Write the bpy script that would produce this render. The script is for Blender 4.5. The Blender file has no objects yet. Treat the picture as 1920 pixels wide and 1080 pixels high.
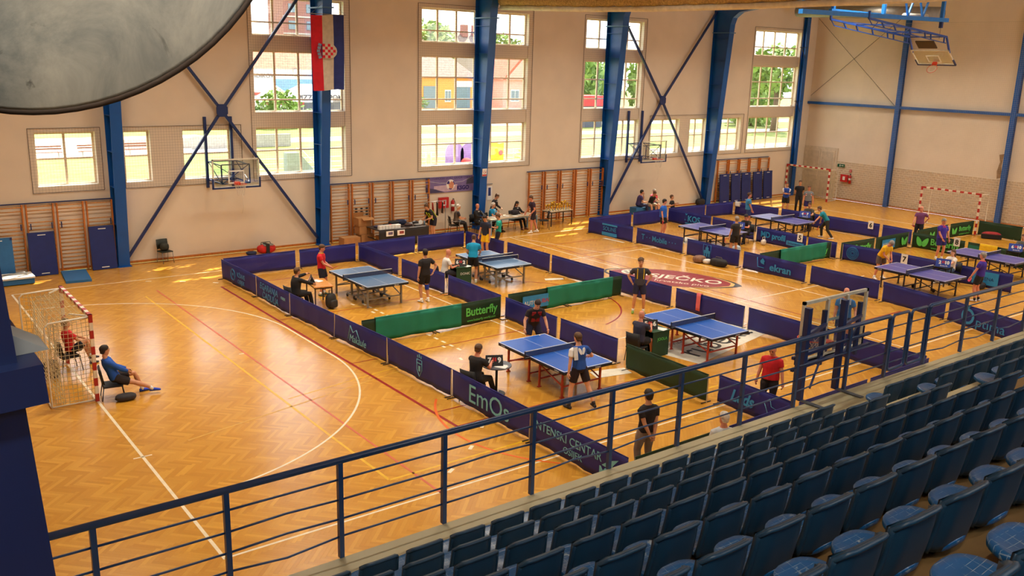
import bpy, bmesh, math, random
import numpy as np
from mathutils import Vector, Matrix, Euler
R = math.radians
rnd = random.Random(7)
SC = bpy.context.scene
COL = SC.collection

# ------------------------------------------------------------------ camera
CAM_POS = (-4.305, -13.014, 7.872)
YAW, PITCH, ROLL, FPX = R(52.5567), R(14.1157), R(-1.6142), 1688.4
def _cam_axes():
    cy, sy, cp, sp = math.cos(YAW), math.sin(YAW), math.cos(PITCH), math.sin(PITCH)
    f = Vector((cy*cp, sy*cp, -sp)); r = Vector((sy, -cy, 0)); d = f.cross(r)
    cr, sr = math.cos(ROLL), math.sin(ROLL)
    return r*cr + d*sr, d*cr - r*sr, f
CR, CD, CF = _cam_axes()
cam = bpy.data.cameras.new('camera'); camo = bpy.data.objects.new('camera', cam); COL.objects.link(camo)
mw = Matrix.Identity(4)
for i in range(3):
    mw[i][0] = CR[i]; mw[i][1] = -CD[i]; mw[i][2] = -CF[i]; mw[i][3] = CAM_POS[i]
camo.matrix_world = mw
cam.sensor_width = 36.0; cam.lens = FPX/1920*36; cam.clip_start = .05; cam.clip_end = 600
SC.camera = camo

# ------------------------------------------------------------------ world, sun, exposure
SC.view_settings.view_transform = 'Standard'; SC.view_settings.look = 'None'
SC.view_settings.exposure = -0.12; SC.view_settings.gamma = 1.0; SC.view_settings.use_curve_mapping = False
try:
    SC.cycles.use_denoising = True
    SC.cycles.max_bounces = 8; SC.cycles.diffuse_bounces = 4; SC.cycles.glossy_bounces = 3
    SC.cycles.transparent_max_bounces = 24; SC.cycles.sample_clamp_indirect = 6
    SC.cycles.caustics_reflective = False; SC.cycles.caustics_refractive = False
except Exception: pass
W = bpy.data.worlds.new('sky'); SC.world = W; W.use_nodes = True
nt = W.node_tree; bg = nt.nodes['Background']
sky = nt.nodes.new('ShaderNodeTexSky'); sky.sky_type = 'NISHITA'; sky.sun_disc = False
sky.sun_elevation = R(58); sky.sun_rotation = R(45); sky.dust_density = 3.0; sky.air_density = 1.3; sky.ozone_density = 1.0
mixw = nt.nodes.new('ShaderNodeMix'); mixw.data_type = 'RGBA'; mixw.inputs[0].default_value = .6
mixw.inputs[7].default_value = (9.0, 9.0, 9.2, 1)
nt.links.new(sky.outputs[0], mixw.inputs[6]); nt.links.new(mixw.outputs[2], bg.inputs[0])
bg.inputs[1].default_value = .60
sun = bpy.data.lights.new('sun', 'SUN'); sun.energy = 18.0; sun.angle = R(.6); sun.color = (1, .93, .8)
suno = bpy.data.objects.new('sun', sun); COL.objects.link(suno)
suno.rotation_euler = Vector((-.52, -.41, -1)).to_track_quat('-Z', 'Y').to_euler()
FILL_W = 285.0      # power of each added fill lamp

# ------------------------------------------------------------------ materials
def lin(c):
    o = []
    for v in c[:3]:
        v /= 255.0
        o.append(v/12.92 if v <= .04045 else ((v+.055)/1.055)**2.4)
    return tuple(o)
MATS = {}
def M(name, col=(200,200,200), rough=.6, metal=0., var=.10, scale=6., spec=.5, trans=0., coat=0., emit=0., bump=0., stretch=None, transm=0.):
    if name in MATS: return MATS[name]
    m = bpy.data.materials.new(name); m.use_nodes = True; MATS[name] = m
    t = m.node_tree; b = t.nodes['Principled BSDF']; c = lin(col)
    tc = t.nodes.new('ShaderNodeTexCoord'); n = t.nodes.new('ShaderNodeTexNoise'); n.inputs['Scale'].default_value = scale; n.inputs['Detail'].default_value = 4
    mp = t.nodes.new('ShaderNodeMapping'); t.links.new(tc.outputs['Object'], mp.inputs[0]); t.links.new(mp.outputs[0], n.inputs['Vector'])
    if stretch: mp.inputs['Scale'].default_value = stretch
    cr = t.nodes.new('ShaderNodeValToRGB'); t.links.new(n.outputs[0], cr.inputs[0])
    cr.color_ramp.elements[0].position = .3; cr.color_ramp.elements[1].position = .7
    cr.color_ramp.elements[0].color = tuple(max(0, x*(1-var)) for x in c)+(1,)
    cr.color_ramp.elements[1].color = tuple(min(1, x*(1+var)) for x in c)+(1,)
    t.links.new(cr.outputs[0], b.inputs['Base Color'])
    b.inputs['Roughness'].default_value = rough; b.inputs['Metallic'].default_value = metal
    b.inputs['Specular IOR Level'].default_value = spec
    if coat: b.inputs['Coat Weight'].default_value = coat; b.inputs['Coat Roughness'].default_value = .1
    if transm: b.inputs['Transmission Weight'].default_value = transm
    if emit:
        b.inputs['Emission Color'].default_value = c+(1,); b.inputs['Emission Strength'].default_value = emit
    if bump:
        bp = t.nodes.new('ShaderNodeBump'); bp.inputs['Strength'].default_value = bump; bp.inputs['Distance'].default_value = .02
        t.links.new(n.outputs[0], bp.inputs['Height']); t.links.new(bp.outputs[0], b.inputs['Normal'])
    if trans:
        tr = t.nodes.new('ShaderNodeBsdfTransparent'); mx = t.nodes.new('ShaderNodeMixShader'); mx.inputs[0].default_value = trans
        out = t.nodes['Material Output']; t.links.new(b.outputs[0], mx.inputs[1]); t.links.new(tr.outputs[0], mx.inputs[2]); t.links.new(mx.outputs[0], out.inputs[0])
    return m
def glass(name='window_glass', tint=(.98,.99,.985), refl=.06):
    if name in MATS: return MATS[name]
    m = bpy.data.materials.new(name); m.use_nodes = True; MATS[name] = m
    t = m.node_tree; out = t.nodes['Material Output']; t.nodes.remove(t.nodes['Principled BSDF'])
    tr = t.nodes.new('ShaderNodeBsdfTransparent'); tr.inputs[0].default_value = tint+(1,)
    gl = t.nodes.new('ShaderNodeBsdfGlossy'); gl.inputs['Roughness'].default_value = .02
    n = t.nodes.new('ShaderNodeTexNoise'); n.inputs['Scale'].default_value = 3
    mm = t.nodes.new('ShaderNodeMath'); mm.operation = 'MULTIPLY'; mm.inputs[1].default_value = refl*2; t.links.new(n.outputs[0], mm.inputs[0])
    mx = t.nodes.new('ShaderNodeMixShader'); t.links.new(mm.outputs[0], mx.inputs[0])
    t.links.new(tr.outputs[0], mx.inputs[1]); t.links.new(gl.outputs[0], mx.inputs[2]); t.links.new(mx.outputs[0], out.inputs[0])
    return m

# ------------------------------------------------------------------ mesh builder
class MB:
    def __init__(s): s.v = []; s.f = []; s.sm = []
    def add(s, vs, fs, smooth=False):
        o = len(s.v); s.v += [tuple(p) for p in vs]; s.f += [tuple(i+o for i in f) for f in fs]; s.sm += [smooth]*len(fs); return s
    def box(s, c, d, rot=None):
        x, y, z = d[0]/2, d[1]/2, d[2]/2
        vs = [Vector(p) for p in ((-x,-y,-z),(x,-y,-z),(x,y,-z),(-x,y,-z),(-x,-y,z),(x,-y,z),(x,y,z),(-x,y,z))]
        if rot is not None:
            q = Euler(rot).to_matrix(); vs = [q @ v for v in vs]
        c = Vector(c); vs = [v+c for v in vs]
        return s.add(vs, [(0,3,2,1),(4,5,6,7),(0,1,5,4),(1,2,6,5),(2,3,7,6),(3,0,4,7)])
    def bar(s, a, b, w, h=None, up=(0,0,1)):
        a, b = Vector(a), Vector(b); h = h or w; d = (b-a).normalized(); u = Vector(up)
        if abs(d.dot(u)) > .98: u = Vector((0,1,0))
        r = d.cross(u).normalized(); u = r.cross(d)
        vs = []
        for p in (a, b):
            for i, j in ((-1,-1),(1,-1),(1,1),(-1,1)): vs.append(p + r*(i*w/2) + u*(j*h/2))
        return s.add(vs, [(3,2,1,0),(4,5,6,7),(0,1,5,4),(1,2,6,5),(2,3,7,6),(3,0,4,7)])
    def tube(s, pts, r, n=8, caps=True, smooth=True):
        pts = [Vector(p) for p in pts]; k = len(pts); rs = r if isinstance(r, (list,tuple)) else [r]*k
        vs = []; prev = None
        for i, p in enumerate(pts):
            d = (pts[min(i+1,k-1)]-pts[max(i-1,0)]).normalized()
            if prev is None:
                u = Vector((0,0,1)) if abs(d.z) < .9 else Vector((1,0,0))
            else: u = prev
            x = d.cross(u).normalized(); u = x.cross(d).normalized(); prev = u
            rr = rs[i]; rx, ry = rr if isinstance(rr, (list,tuple)) else (rr, rr)
            for j in range(n):
                t = 2*math.pi*j/n; vs.append(p + x*(rx*math.cos(t)) + u*(ry*math.sin(t)))
        fs = [(i*n+j, i*n+(j+1)%n, (i+1)*n+(j+1)%n, (i+1)*n+j) for i in range(k-1) for j in range(n)]
        o = len(s.v); s.add(vs, fs, smooth)
        if caps:
            s.f.append(tuple(o+j for j in reversed(range(n)))); s.sm.append(False)
            s.f.append(tuple(o+(k-1)*n+j for j in range(n))); s.sm.append(False)
        return s
    def loft(s, rings, caps=True, smooth=True):
        n = len(rings[0]); vs = [p for r in rings for p in r]
        fs = [(i*n+j, i*n+(j+1)%n, (i+1)*n+(j+1)%n, (i+1)*n+j) for i in range(len(rings)-1) for j in range(n)]
        o = len(s.v); s.add(vs, fs, smooth)
        if caps:
            s.f.append(tuple(o+j for j in reversed(range(n)))); s.sm.append(False)
            s.f.append(tuple(o+(len(rings)-1)*n+j for j in range(n))); s.sm.append(False)
        return s
    def ell(s, c, d, nu=12, nv=8, rot=None):
        c = Vector(c); q = Euler(rot).to_matrix() if rot else Matrix.Identity(3); vs = [c + q @ Vector((0,0,-d[2]))]
        for i in range(1, nv):
            a = -math.pi/2 + math.pi*i/nv
            for j in range(nu):
                t = 2*math.pi*j/nu; vs.append(c + q @ Vector((d[0]*math.cos(a)*math.cos(t), d[1]*math.cos(a)*math.sin(t), d[2]*math.sin(a))))
        vs.append(c + q @ Vector((0,0,d[2]))); L = len(vs)-1; fs = [(0, 1+(j+1)%nu, 1+j) for j in range(nu)]
        for i in range(nv-2):
            for j in range(nu):
                a = 1+i*nu; fs.append((a+j, a+(j+1)%nu, a+nu+(j+1)%nu, a+nu+j))
        a = 1+(nv-2)*nu; fs += [(a+j, a+(j+1)%nu, L) for j in range(nu)]
        return s.add(vs, fs, True)
    def sell(s, c, d, e=.5, nu=16, nv=10, rot=None):
        def pw(v): return math.copysign(abs(v)**e, v)
        o = len(s.v); s.ell((0,0,0), (1,1,1), nu, nv); q = Euler(rot).to_matrix() if rot else Matrix.Identity(3); c = Vector(c)
        for i in range(o, len(s.v)):
            x, y, z = s.v[i]; rr = math.hypot(x, y); k = pw(rr)/rr if rr > 1e-6 else 1; m = max(abs(x), abs(y))/max(rr,1e-6); k *= 1+(1/max(m,.2)-1)*(1-e)
            s.v[i] = tuple(c + q @ Vector((x*k*d[0], y*k*d[1], pw(z)*d[2])))
        return s
    def disc(s, c, r, h, n=20, axis='z'):
        a = Vector(c); d = {'x':Vector((1,0,0)),'y':Vector((0,1,0)),'z':Vector((0,0,1))}[axis]
        return s.tube([a-d*h/2, a+d*h/2], r, n, smooth=False)
    def poly(s, pts, t, axis='y'):
        """an outline in the plane across AXIS given a thickness T"""
        n = len(pts); i = 'xyz'.index(axis)
        def P(p, q):
            l = [p[0], p[1]]; l.insert(i, q); return l
        vs = [P(p, -t/2) for p in pts] + [P(p, t/2) for p in pts]
        return s.add(vs, [tuple(range(n)), tuple(range(2*n-1, n-1, -1))] + [(j, n+j, n+(j+1)%n, (j+1)%n) for j in range(n)])
    def mesh(s, name, mat):
        me = bpy.data.meshes.new(name); me.from_pydata([tuple(v) for v in s.v], [], s.f)
        me.polygons.foreach_set('use_smooth', s.sm)
        if mat: me.materials.append(mat)
        me.validate(); me.update(); return me
    def build(s, name, mat, parent=None, loc=None, rot=None):
        o = bpy.data.objects.new(name, s.mesh(name, mat)); COL.objects.link(o)
        if parent: o.parent = parent
        if loc: o.location = loc
        if rot: o.rotation_euler = rot
        return o
def link(name, me, parent=None, loc=None, rot=None, scale=None):
    o = bpy.data.objects.new(name, me); COL.objects.link(o)
    if parent: o.parent = parent
    if loc: o.location = loc
    if rot: o.rotation_euler = rot
    if scale: o.scale = scale
    return o
def tag(o, label, cat, group=None):
    o['label'] = label; o['category'] = cat
    if group: o['group'] = group
    return o
def thing(name, label, cat, loc=(0,0,0), rz=0., group=None):
    o = bpy.data.objects.new(name, None); o.empty_display_size = .1; COL.objects.link(o); o.location = loc; o.rotation_euler = (0,0,rz)
    return tag(o, label, cat, group)
def struct(o, label=None):
    o['kind'] = 'structure'
    if label: o['label'] = label
    return o
def stuff(o, label=None, cat=None):
    o['kind'] = 'stuff'
    if label: o['label'] = label
    if cat: o['category'] = cat
    return o
def copy_tree(o, parent=None):
    c = o.copy(); COL.objects.link(c); c.parent = parent
    for ch in list(o.children): copy_tree(ch, c)
    return c
TEXTS = []; BAKE = []
def text(body, size, mat, parent, loc, rot=(math.pi/2,0,0), name='lettering', ax='CENTER', sx=1., ext=.002, shear=0., bold=0.):
    cu = bpy.data.curves.new('t', 'FONT'); cu.body = body; cu.size = size; cu.align_x = ax; cu.align_y = 'CENTER'; cu.extrude = ext; cu.shear = shear; cu.offset = bold; cu.resolution_u = 3
    o = bpy.data.objects.new('t', cu); COL.objects.link(o); cu.materials.append(mat)
    TEXTS.append((o, name, mat, parent, loc, rot, sx)); return o
ORD = ['first','second','third','fourth','fifth','sixth','seventh','eighth','ninth','tenth','eleventh','twelfth','thirteenth','fourteenth','fifteenth','sixteenth','seventeenth','eighteenth','nineteenth','twentieth']
def inframe(p, mg=0):
    d = Vector(p)-Vector(CAM_POS); z = d.dot(CF)
    if z < .1: return False
    u, v = 960+FPX*d.dot(CR)/z, 540+FPX*d.dot(CD)/z
    return -mg < u < 1920+mg and -mg < v < 1080+mg
# ------------------------------------------------------------------ shared materials
WALL = M('wall_paint', (222,208,188), .85, var=.05, scale=.7, bump=.02)
BLUE = M('blue_steel_paint', (8,82,160), .38, var=.10, scale=2.)
DBLUE = M('dark_blue_paint', (22,44,98), .4, var=.1)
WHITE = M('white_paint', (232,230,222), .5, var=.04)
BLACK = M('black_plastic', (22,22,24), .5)
DGREY = M('dark_grey_fabric', (52,52,54), .8)
STEEL = M('grey_steel', (150,150,150), .35, .7)
WOOD = M('varnished_pine', (205,138,62), .4, var=.18, scale=3., stretch=(6,6,.6))
WOOD2 = M('orange_pine_upright', (196,116,46), .4, var=.18, scale=3., stretch=(6,6,.6))
CARD = M('cardboard', (178,126,76), .85, var=.12)
PAPER = M('paper', (235,233,228), .8, var=.04)
RED = M('red_paint', (190,30,30), .45)
GOLD = M('gold_plastic', (215,170,60), .25, .8)
NETM = M('net_cord', (190,180,160), .9, var=.1)
NETD = M('dark_net_cord', (92,80,70), .9, var=.1)
GLASS = glass()

# ------------------------------------------------------------------ floor with herringbone planks
FX0, FX1, FY0, FY1 = -7.5, 46.4, -5.15, 22.4
def wood_mat(name, per_object):
    m = bpy.data.materials.new(name); m.use_nodes = True; t = m.node_tree; b = t.nodes['Principled BSDF']
    if per_object:
        src = t.nodes.new('ShaderNodeObjectInfo').outputs['Random']
    else:
        a = t.nodes.new('ShaderNodeAttribute'); a.attribute_name = 'tone'; src = a.outputs['Fac']
    cr = t.nodes.new('ShaderNodeValToRGB'); t.links.new(src, cr.inputs[0]); e = cr.color_ramp.elements
    e[0].position = 0; e[0].color = lin((200,138,46))+(1,); e[1].position = 1; e[1].color = lin((226,166,62))+(1,)
    k = e.new(.35); k.color = lin((208,146,50))+(1,); k = e.new(.8); k.color = lin((216,156,56))+(1,)
    tc = t.nodes.new('ShaderNodeNewGeometry'); mp = t.nodes.new('ShaderNodeMapping'); mp.inputs['Rotation'].default_value = (0,0,R(45)); mp.inputs['Scale'].default_value = (30,30,1)
    t.links.new(tc.outputs['Position'], mp.inputs[0]); n = t.nodes.new('ShaderNodeTexNoise'); n.inputs['Scale'].default_value = 1.; n.inputs['Detail'].default_value = 3; t.links.new(mp.outputs[0], n.inputs['Vector'])
    mx = t.nodes.new('ShaderNodeMix'); mx.data_type = 'RGBA'; mx.blend_type = 'MULTIPLY'; mx.inputs[0].default_value = .12
    t.links.new(cr.outputs[0], mx.inputs[6]); t.links.new(n.outputs[0], mx.inputs[7]); t.links.new(mx.outputs[2], b.inputs['Base Color'])
    n2 = t.nodes.new('ShaderNodeTexNoise'); n2.inputs['Scale'].default_value = .6; t.links.new(tc.outputs['Position'], n2.inputs['Vector'])
    mr = t.nodes.new('ShaderNodeMapRange'); mr.inputs[3].default_value = .17; mr.inputs[4].default_value = .28; t.links.new(n2.outputs[0], mr.inputs[0]); t.links.new(mr.outputs[0], b.inputs['Roughness'])
    b.inputs['Specular IOR Level'].default_value = .75
    return m
floor = struct(MB().box(((FX0+FX1)/2, (FY0+FY1)/2, -.06), (FX1-FX0, FY1-FY0, .1)).build('floor', M('floor_base', (170,112,52), .6)), 'orange oak herringbone parquet sports floor with painted court lines')
PL, PW, PG = .5, .0714, .0006
def planks():
    c = math.cos(-R(45)); s_ = math.sin(-R(45)); out = []
    import itertools
    for a in range(-560, 560):
        for b in range(-30, 30):
            for kind in (0, 1):
                if kind == 0: x0, y0, w, h = 0, 0, PL, PW
                else: x0, y0, w, h = -PW, 0, PW, PL
                cx = x0+w/2+a*PW+b*PL; cy = y0+h/2+a*PW-b*PL
                X = cx*c-cy*s_ + 20; Y = cx*s_+cy*c + 9
                if FX0+.3 < X < FX1-.3 and FY0+.3 < Y < FY1-.25: out.append((X, Y, kind))
    return out
PKS = planks()
def pk_dist(p):
    d = Vector((p[0], p[1], 0))-Vector(CAM_POS); return d.length
vis = [p for p in PKS if inframe((p[0], p[1], 0), -8)]
vis.sort(key=pk_dist)
# the nearest ones that the railing and the stand do not hide
near = [p for p in vis if p[1] > -2.6 and p[0] < 3.2][:300]
nearset = set(near)
def plank_box(L, Wd):
    x, y = L/2-PG, Wd/2-PG
    return [(-x,-y,0),(x,-y,0),(x,y,0),(-x,y,0),(-x,-y,-.01),(x,-y,-.01),(x,y,-.01),(-x,y,-.01)]
PQ = [(0,1,2,3),(0,4,5,1),(1,5,6,2),(2,6,7,3),(3,7,4,0)]
wm = wood_mat('parquet_oak', False); wmo = wood_mat('parquet_oak_single', True)
pmb = MB(); pmb.add(plank_box(PL, PW), PQ); pme = pmb.mesh('plank', wmo)
for (X, Y, k) in near:
    link('plank', pme, floor, (X, Y, .0), (0, 0, -R(45) + (R(90) if k else 0)))
rest = [p for p in PKS if p not in nearset]
base = np.array(plank_box(PL, PW)); N = len(rest)
V = np.zeros((N, 8, 3)); tone = np.zeros(N); rng = np.random.RandomState(3)
for kk in (0, 1):
    idx = [i for i, p in enumerate(rest) if p[2] == kk]
    a = -R(45)+(R(90) if kk else 0); rot = np.array([[math.cos(a), -math.sin(a), 0],[math.sin(a), math.cos(a), 0],[0,0,1]])
    b = base @ rot.T; P = np.array([(rest[i][0], rest[i][1], 0) for i in idx]); V[idx] = b[None]+P[:, None]
me = bpy.data.meshes.new('planks_beyond'); nf = N*5
me.vertices.add(N*8); me.vertices.foreach_set('co', V.ravel())
F = (np.array(PQ)[None] + (np.arange(N)*8)[:, None, None]).ravel()
me.loops.add(nf*4); me.loops.foreach_set('vertex_index', F.astype(np.int32)); me.polygons.add(nf)
me.polygons.foreach_set('loop_start', (np.arange(nf)*4).astype(np.int32))
me.polygons.foreach_set('use_smooth', [False]*nf); me.update(); at = me.attributes.new('tone', 'FLOAT', 'FACE'); at.data.foreach_set('value', np.repeat(rng.rand(N), 5).astype(np.float32))
me.materials.append(wm)
stuff(link('planks_beyond', me, floor))

# painted lines
LW = M('white_line_paint', (238,222,190), .35); LR = M('red_line_paint', (150,22,14), .35); LY = M('yellow_line_paint', (228,176,18), .35); LO = M('orange_line_paint', (228,104,32), .35); LP = M('faded_red_line_paint', (206,96,60), .35)
ZL = .0015
def line(a, b, mat, w=.05, name='line_marking'):
    m = MB(); m.bar((a[0],a[1],ZL), (b[0],b[1],ZL), w, .001); return m.build(name, mat, floor)
def arc(c, r, a0, a1, mat, w=.05, n=40):
    vs = []
    for i in range(n+1):
        a = R(a0+(a1-a0)*i/n)
        for q in (r-w/2, r+w/2): vs.append((c[0]+q*math.cos(a), c[1]+q*math.sin(a), ZL+.0006))
    MB().add(vs, [(2*i, 2*i+1, 2*i+3, 2*i+2) for i in range(n)]).build('line_marking', mat, floor)
YC = 9.785; YW = 2*YC; XE = 41.7
line((0,-.025),(0,YW),LW,.06); line((0,0),(40,0),LW); line((0,YW),(41.7,YW),LW); line((XE,0),(XE,YW),LW,.06)
line((-.18,4.6),(.18,4.6),LW,.04)
for sx, x0 in ((1, 0), (-1, XE)):
    a = (0, 90) if sx > 0 else (90, 180)
    arc((x0, YC+1.5), 6, a[0], a[1], LW); arc((x0, YC-1.5), 6, -a[1] if sx>0 else 180, -a[0] if sx>0 else 270, LW)
    line((x0+sx*6, YC-1.5), (x0+sx*6, YC+1.5), LW)
for i in range(24):                                   # the dashed nine metre line
    a0 = -90+i*7.5; t = R(a0+2)
    for cy, lo, hi in ((YC-1.5, -90, 0), (YC+1.5, 0, 90)):
        if lo <= a0+1 <= hi:
            p = (9*math.cos(t), cy+9*math.sin(t))
            if 0.1 < p[1] < YW: line((p[0]-.1*-math.sin(t), p[1]-.1*math.cos(t)), (p[0]+.1*-math.sin(t), p[1]+.1*math.cos(t)), LW, .08)
for i in range(15): line((9.2, YC-2.9+i*.4), (9.2, YC-2.7+i*.4), LW, .08)
line((3.93,YC),(4.07,YC),LW,.05)
line((6.1,2.43),(6.1,17.2),LR,.08); line((6.1,2.43),(24.2,2.43),LR,.06)
for y in (3.39, 7.48, 12.3): line((6.1,y),(7.0 if y<8 else 12.3,y),LR,.04)
line((7.0,7.48),(12.3,7.52),LR,.04); line((20.8,2.43),(20.8,17.2),LR); line((6.1,17.2),(24,17.2),LR)
arc((13.6,9.8),3.3,-75,75,LR); arc((30.0,12.6),1.8,60,300,LR); line((24.9,9.9),(31,9.9),LR); line((20.9,15),(31.5,15.2),LR,.04)
line((4.1,-.1),(4.1,17.8),LP,.05); arc((9.1,2.0),3.25,140,225,LO,.06)
line((3.56,.97),(3.56,17.2),LY,.06); line((3.56,.97),(16,1.0),LY,.06); line((3.7,6.0),(7,6.6),LY,.04); line((1,4.9),(6.9,6.3),M('worn_yellow_line',(214,160,48),.35),.05)
line((11.66,4.9),(11.66,15.0),LW); line((11.66,15),(11.66,15.6),LW); line((13.3,5.3),(17.6,5.3),LW)
line((20.4,0),(20.4,YW),LW); line((20.6,19.4),(23.6,8.0),LW,.04); line((16.5,14.48),(30,14.48),LW); line((17.9,6.2),(28,6.2),LW); line((9.2,14.4),(11.7,14.4),LW)
line((23.75,5.0),(23.75,14.48),LW)
# centre-court logo (painted): maroon field with cream text
lg = MB()
ring = []
LC = Vector((20.9, 10.0)); U = Vector((.50, -.866)).normalized(); Vv = Vector((.866, .50))
def lpt(u, v, z): p = LC + U*u + Vv*v; return (p.x, p.y, z)
def oval(a, b, u0, u1, z, n=32):
    # a lens-shaped field: flat start, pointed end
    up = [(u0+(u1-u0)*i/n) for i in range(n+1)]
    w = lambda u: b*max(0., 1-((u-.0)/a)**2)**.75
    pts = [lpt(u, w(u), z) for u in up] + [lpt(u, -w(u), z) for u in reversed(up)]
    m = MB(); m.add(pts, [tuple(reversed(range(len(pts))))]); return m
LG_M = M('logo_maroon', (140,26,30), .35); LG_K = M('logo_black', (30,22,20), .35); LG_G = M('logo_gold', (222,176,96), .35); LG_C = M('logo_cream', (240,226,205), .35)
logo = oval(2.75, 1.3, -2.6, 2.75, ZL+.001).build('painted_logo', LG_K, floor)
oval(2.55, 1.28, -2.5, 2.45, ZL+.002).build('logo_band', LG_G, logo); oval(2.42, 1.27, -2.4, 2.3, ZL+.003).build('logo_field', LG_M, logo)
lr = math.atan2(U.y, U.x)
text('OSJEČKO', .82, LG_C, logo, lpt(.25,.10,ZL+.005), (0,0,lr), sx=1.0, bold=.012, ext=.0004)
text('hrvatsko pivo', .38, LG_C, logo, lpt(.6,-.62,ZL+.005), (0,0,lr), ext=.0004)
bl = MB(); c0 = lpt(-1.55,.25,ZL+.005); bl.disc(c0, .42, .0006, 28); bl.build('ball_disc', LG_C, logo)
bk = MB()
for k in range(6):
    a = k*math.pi/3; r_ = .25 if k else 0
    bk.disc((c0[0]+r_*math.cos(a), c0[1]+r_*math.sin(a), ZL+.0062), .09, .0006, 5)
bk.build('ball_patches', LG_K, logo)

# ------------------------------------------------------------------ far (window) wall
YI, YO, ZT = 22.4, 22.76, 13.0
LOW, MID, UP = (3.08, 5.0), (5.6, 8.03), (8.6, 10.08)
OPEN = [(1.57,3.57,0),(4.55,5.5,0),(6.71,8.6,0),(9.63,13.6,1),(17.4,23.4,1),(27.1,31.15,1),(32.14,34.4,0),(35.27,36.66,0),(38.0,39.75,0),(40.45,44.85,1)]
xs = sorted({FX0, FX1+.4} | {o[0] for o in OPEN} | {o[1] for o in OPEN}); zs = [0, LOW[0], LOW[1], UP[1], ZT]
wb = MB()
def is_open(x0, x1, z0, z1):
    for a, b, t in OPEN:
        if x0 >= a-.001 and x1 <= b+.001 and z0 >= LOW[0]-.001 and z1 <= (UP[1] if t else LOW[1])+.001: return True
    return False
for i in range(len(xs)-1):
    for j in range(len(zs)-1):
        if is_open(xs[i], xs[i+1], zs[j], zs[j+1]): continue
        for y, fl in ((YI, 0), (YO, 1)):
            q = [(xs[i],y,zs[j]),(xs[i+1],y,zs[j]),(xs[i+1],y,zs[j+1]),(xs[i],y,zs[j+1])]; wb.add(q, [(0,1,2,3) if not fl else (3,2,1,0)])
for a, b, t in OPEN:
    z0, z1 = LOW[0], UP[1] if t else LOW[1]
    for q in ([(a,YI,z0),(a,YI,z1),(a,YO,z1),(a,YO,z0)], [(b,YI,z0),(b,YO,z0),(b,YO,z1),(b,YI,z1)], [(a,YI,z0),(a,YO,z0),(b,YO,z0),(b,YI,z0)], [(a,YI,z1),(b,YI,z1),(b,YO,z1),(a,YO,z1)]): wb.add(q, [(0,1,2,3)])
wall_far = struct(wb.build('wall_far', WALL), 'tall white plastered wall with window openings')
sp = MB()
for a, b, t in OPEN:
    if t:
        for z0, z1 in ((LOW[1], MID[0]), (MID[1], UP[0])): sp.box(((a+b)/2, 22.6, (z0+z1)/2), (b-a, .3, z1-z0))
sp.build('spandrel_beams', WALL, wall_far)
FRAME = M('window_frame_paint', (226,206,178), .5, var=.06)
wn = 0
MULL = {3:[10.59,11.63,12.65], 4:[18.36,19.38,20.4,21.42,22.43], 5:[28.19,29.15,30.2], 9:[41.5,42.55,43.62]}
def window(a, b, z0, z1, mull, bars):
    global wn; wn += 1
    w = bpy.data.objects.new('window_%d' % wn, None); COL.objects.link(w); struct(w); w.location = ((a+b)/2, 22.66, z0)
    cx = (a+b)/2; fr = MB(); t = .07
    for x in (a+t/2, b-t/2): fr.box((x-cx, 0, (z1-z0)/2), (t, .08, z1-z0))
    for z in (t/2, z1-z0-t/2): fr.box((0, 0, z), (b-a, .078, t))
    fr.build('window_frame', FRAME, w)
    X = [a]+list(mull)+[b]
    for x in mull: MB().box((x-cx, 0, (z1-z0)/2), (.085, .07, z1-z0-2*t)).build('mullion', FRAME, w)
    for z in bars: MB().box((0, 0, z-z0), (b-a-2*t, .066, .06)).build('glazing_bar', FRAME, w)
    zz = [z0]+list(bars)+[z1]
    for i in range(len(X)-1):
        for j in range(len(zz)-1):
            MB().box(((X[i]+X[i+1])/2-cx, .01, (zz[j]+zz[j+1])/2-z0), (X[i+1]-X[i]-.05, .006, zz[j+1]-zz[j]-.04)).build('pane', GLASS, w)
    MB().box((0, -.14, .012), (b-a-.01, .2, .024)).build('window_sill', WHITE, w)
    return w
for i, (a, b, t) in enumerate(OPEN):
    mu = MULL.get(i) or ([(a+b)/2] if b-a > 1.2 else [])
    window(a, b, LOW[0], LOW[1], mu, [4.05])
    if t:
        window(a, b, MID[0], MID[1], mu, [6.1, 7.08]); window(a, b, UP[0], UP[1], mu, [9.12])
def net(a, b, z0, z1, y, label, pitch=.1, th=.0035):
    n = thing('safety_net', label, 'net', ((a+b)/2, y, z0), group='nets over the hall windows'); cx = (a+b)/2; m = MB(); e = MB()
    k = int((b-a)/pitch)
    for i in range(k+1):
        x = a+(b-a)*i/k-cx; m.add([(x-th/2,0,0),(x+th/2,0,0),(x+th/2,0,z1-z0),(x-th/2,0,z1-z0)], [(0,1,2,3)])
    k = int((z1-z0)/pitch)
    for i in range(k+1):
        z = (z1-z0)*i/k; m.add([(a-cx,0,z-th/2),(b-cx,0,z-th/2),(b-cx,0,z+th/2),(a-cx,0,z+th/2)], [(0,1,2,3)])
    stuff(m.build('mesh_cords', NETD, n))
    for p, q in (((a-cx,0,0),(b-cx,0,0)),((a-cx,0,z1-z0),(b-cx,0,z1-z0)),((a-cx,0,0),(a-cx,0,z1-z0)),((b-cx,0,0),(b-cx,0,z1-z0))): e.bar(p, q, .014)
    e.build('border_cord', M('border_cord', (70,55,48), .9), n)
net(1.38,3.75,2.88,5.15,22.37,'cord net over the leftmost window above the wall bars')
net(4.5,9.0,2.88,5.15,22.37,'cord net over the two low windows behind the left basket')
net(9.45,13.85,2.88,10.25,22.37,'tall cord net over the window stack behind the flag')
net(17.2,23.65,2.88,10.25,22.37,'tall cord net over the widest window stack, above the officials')
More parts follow.
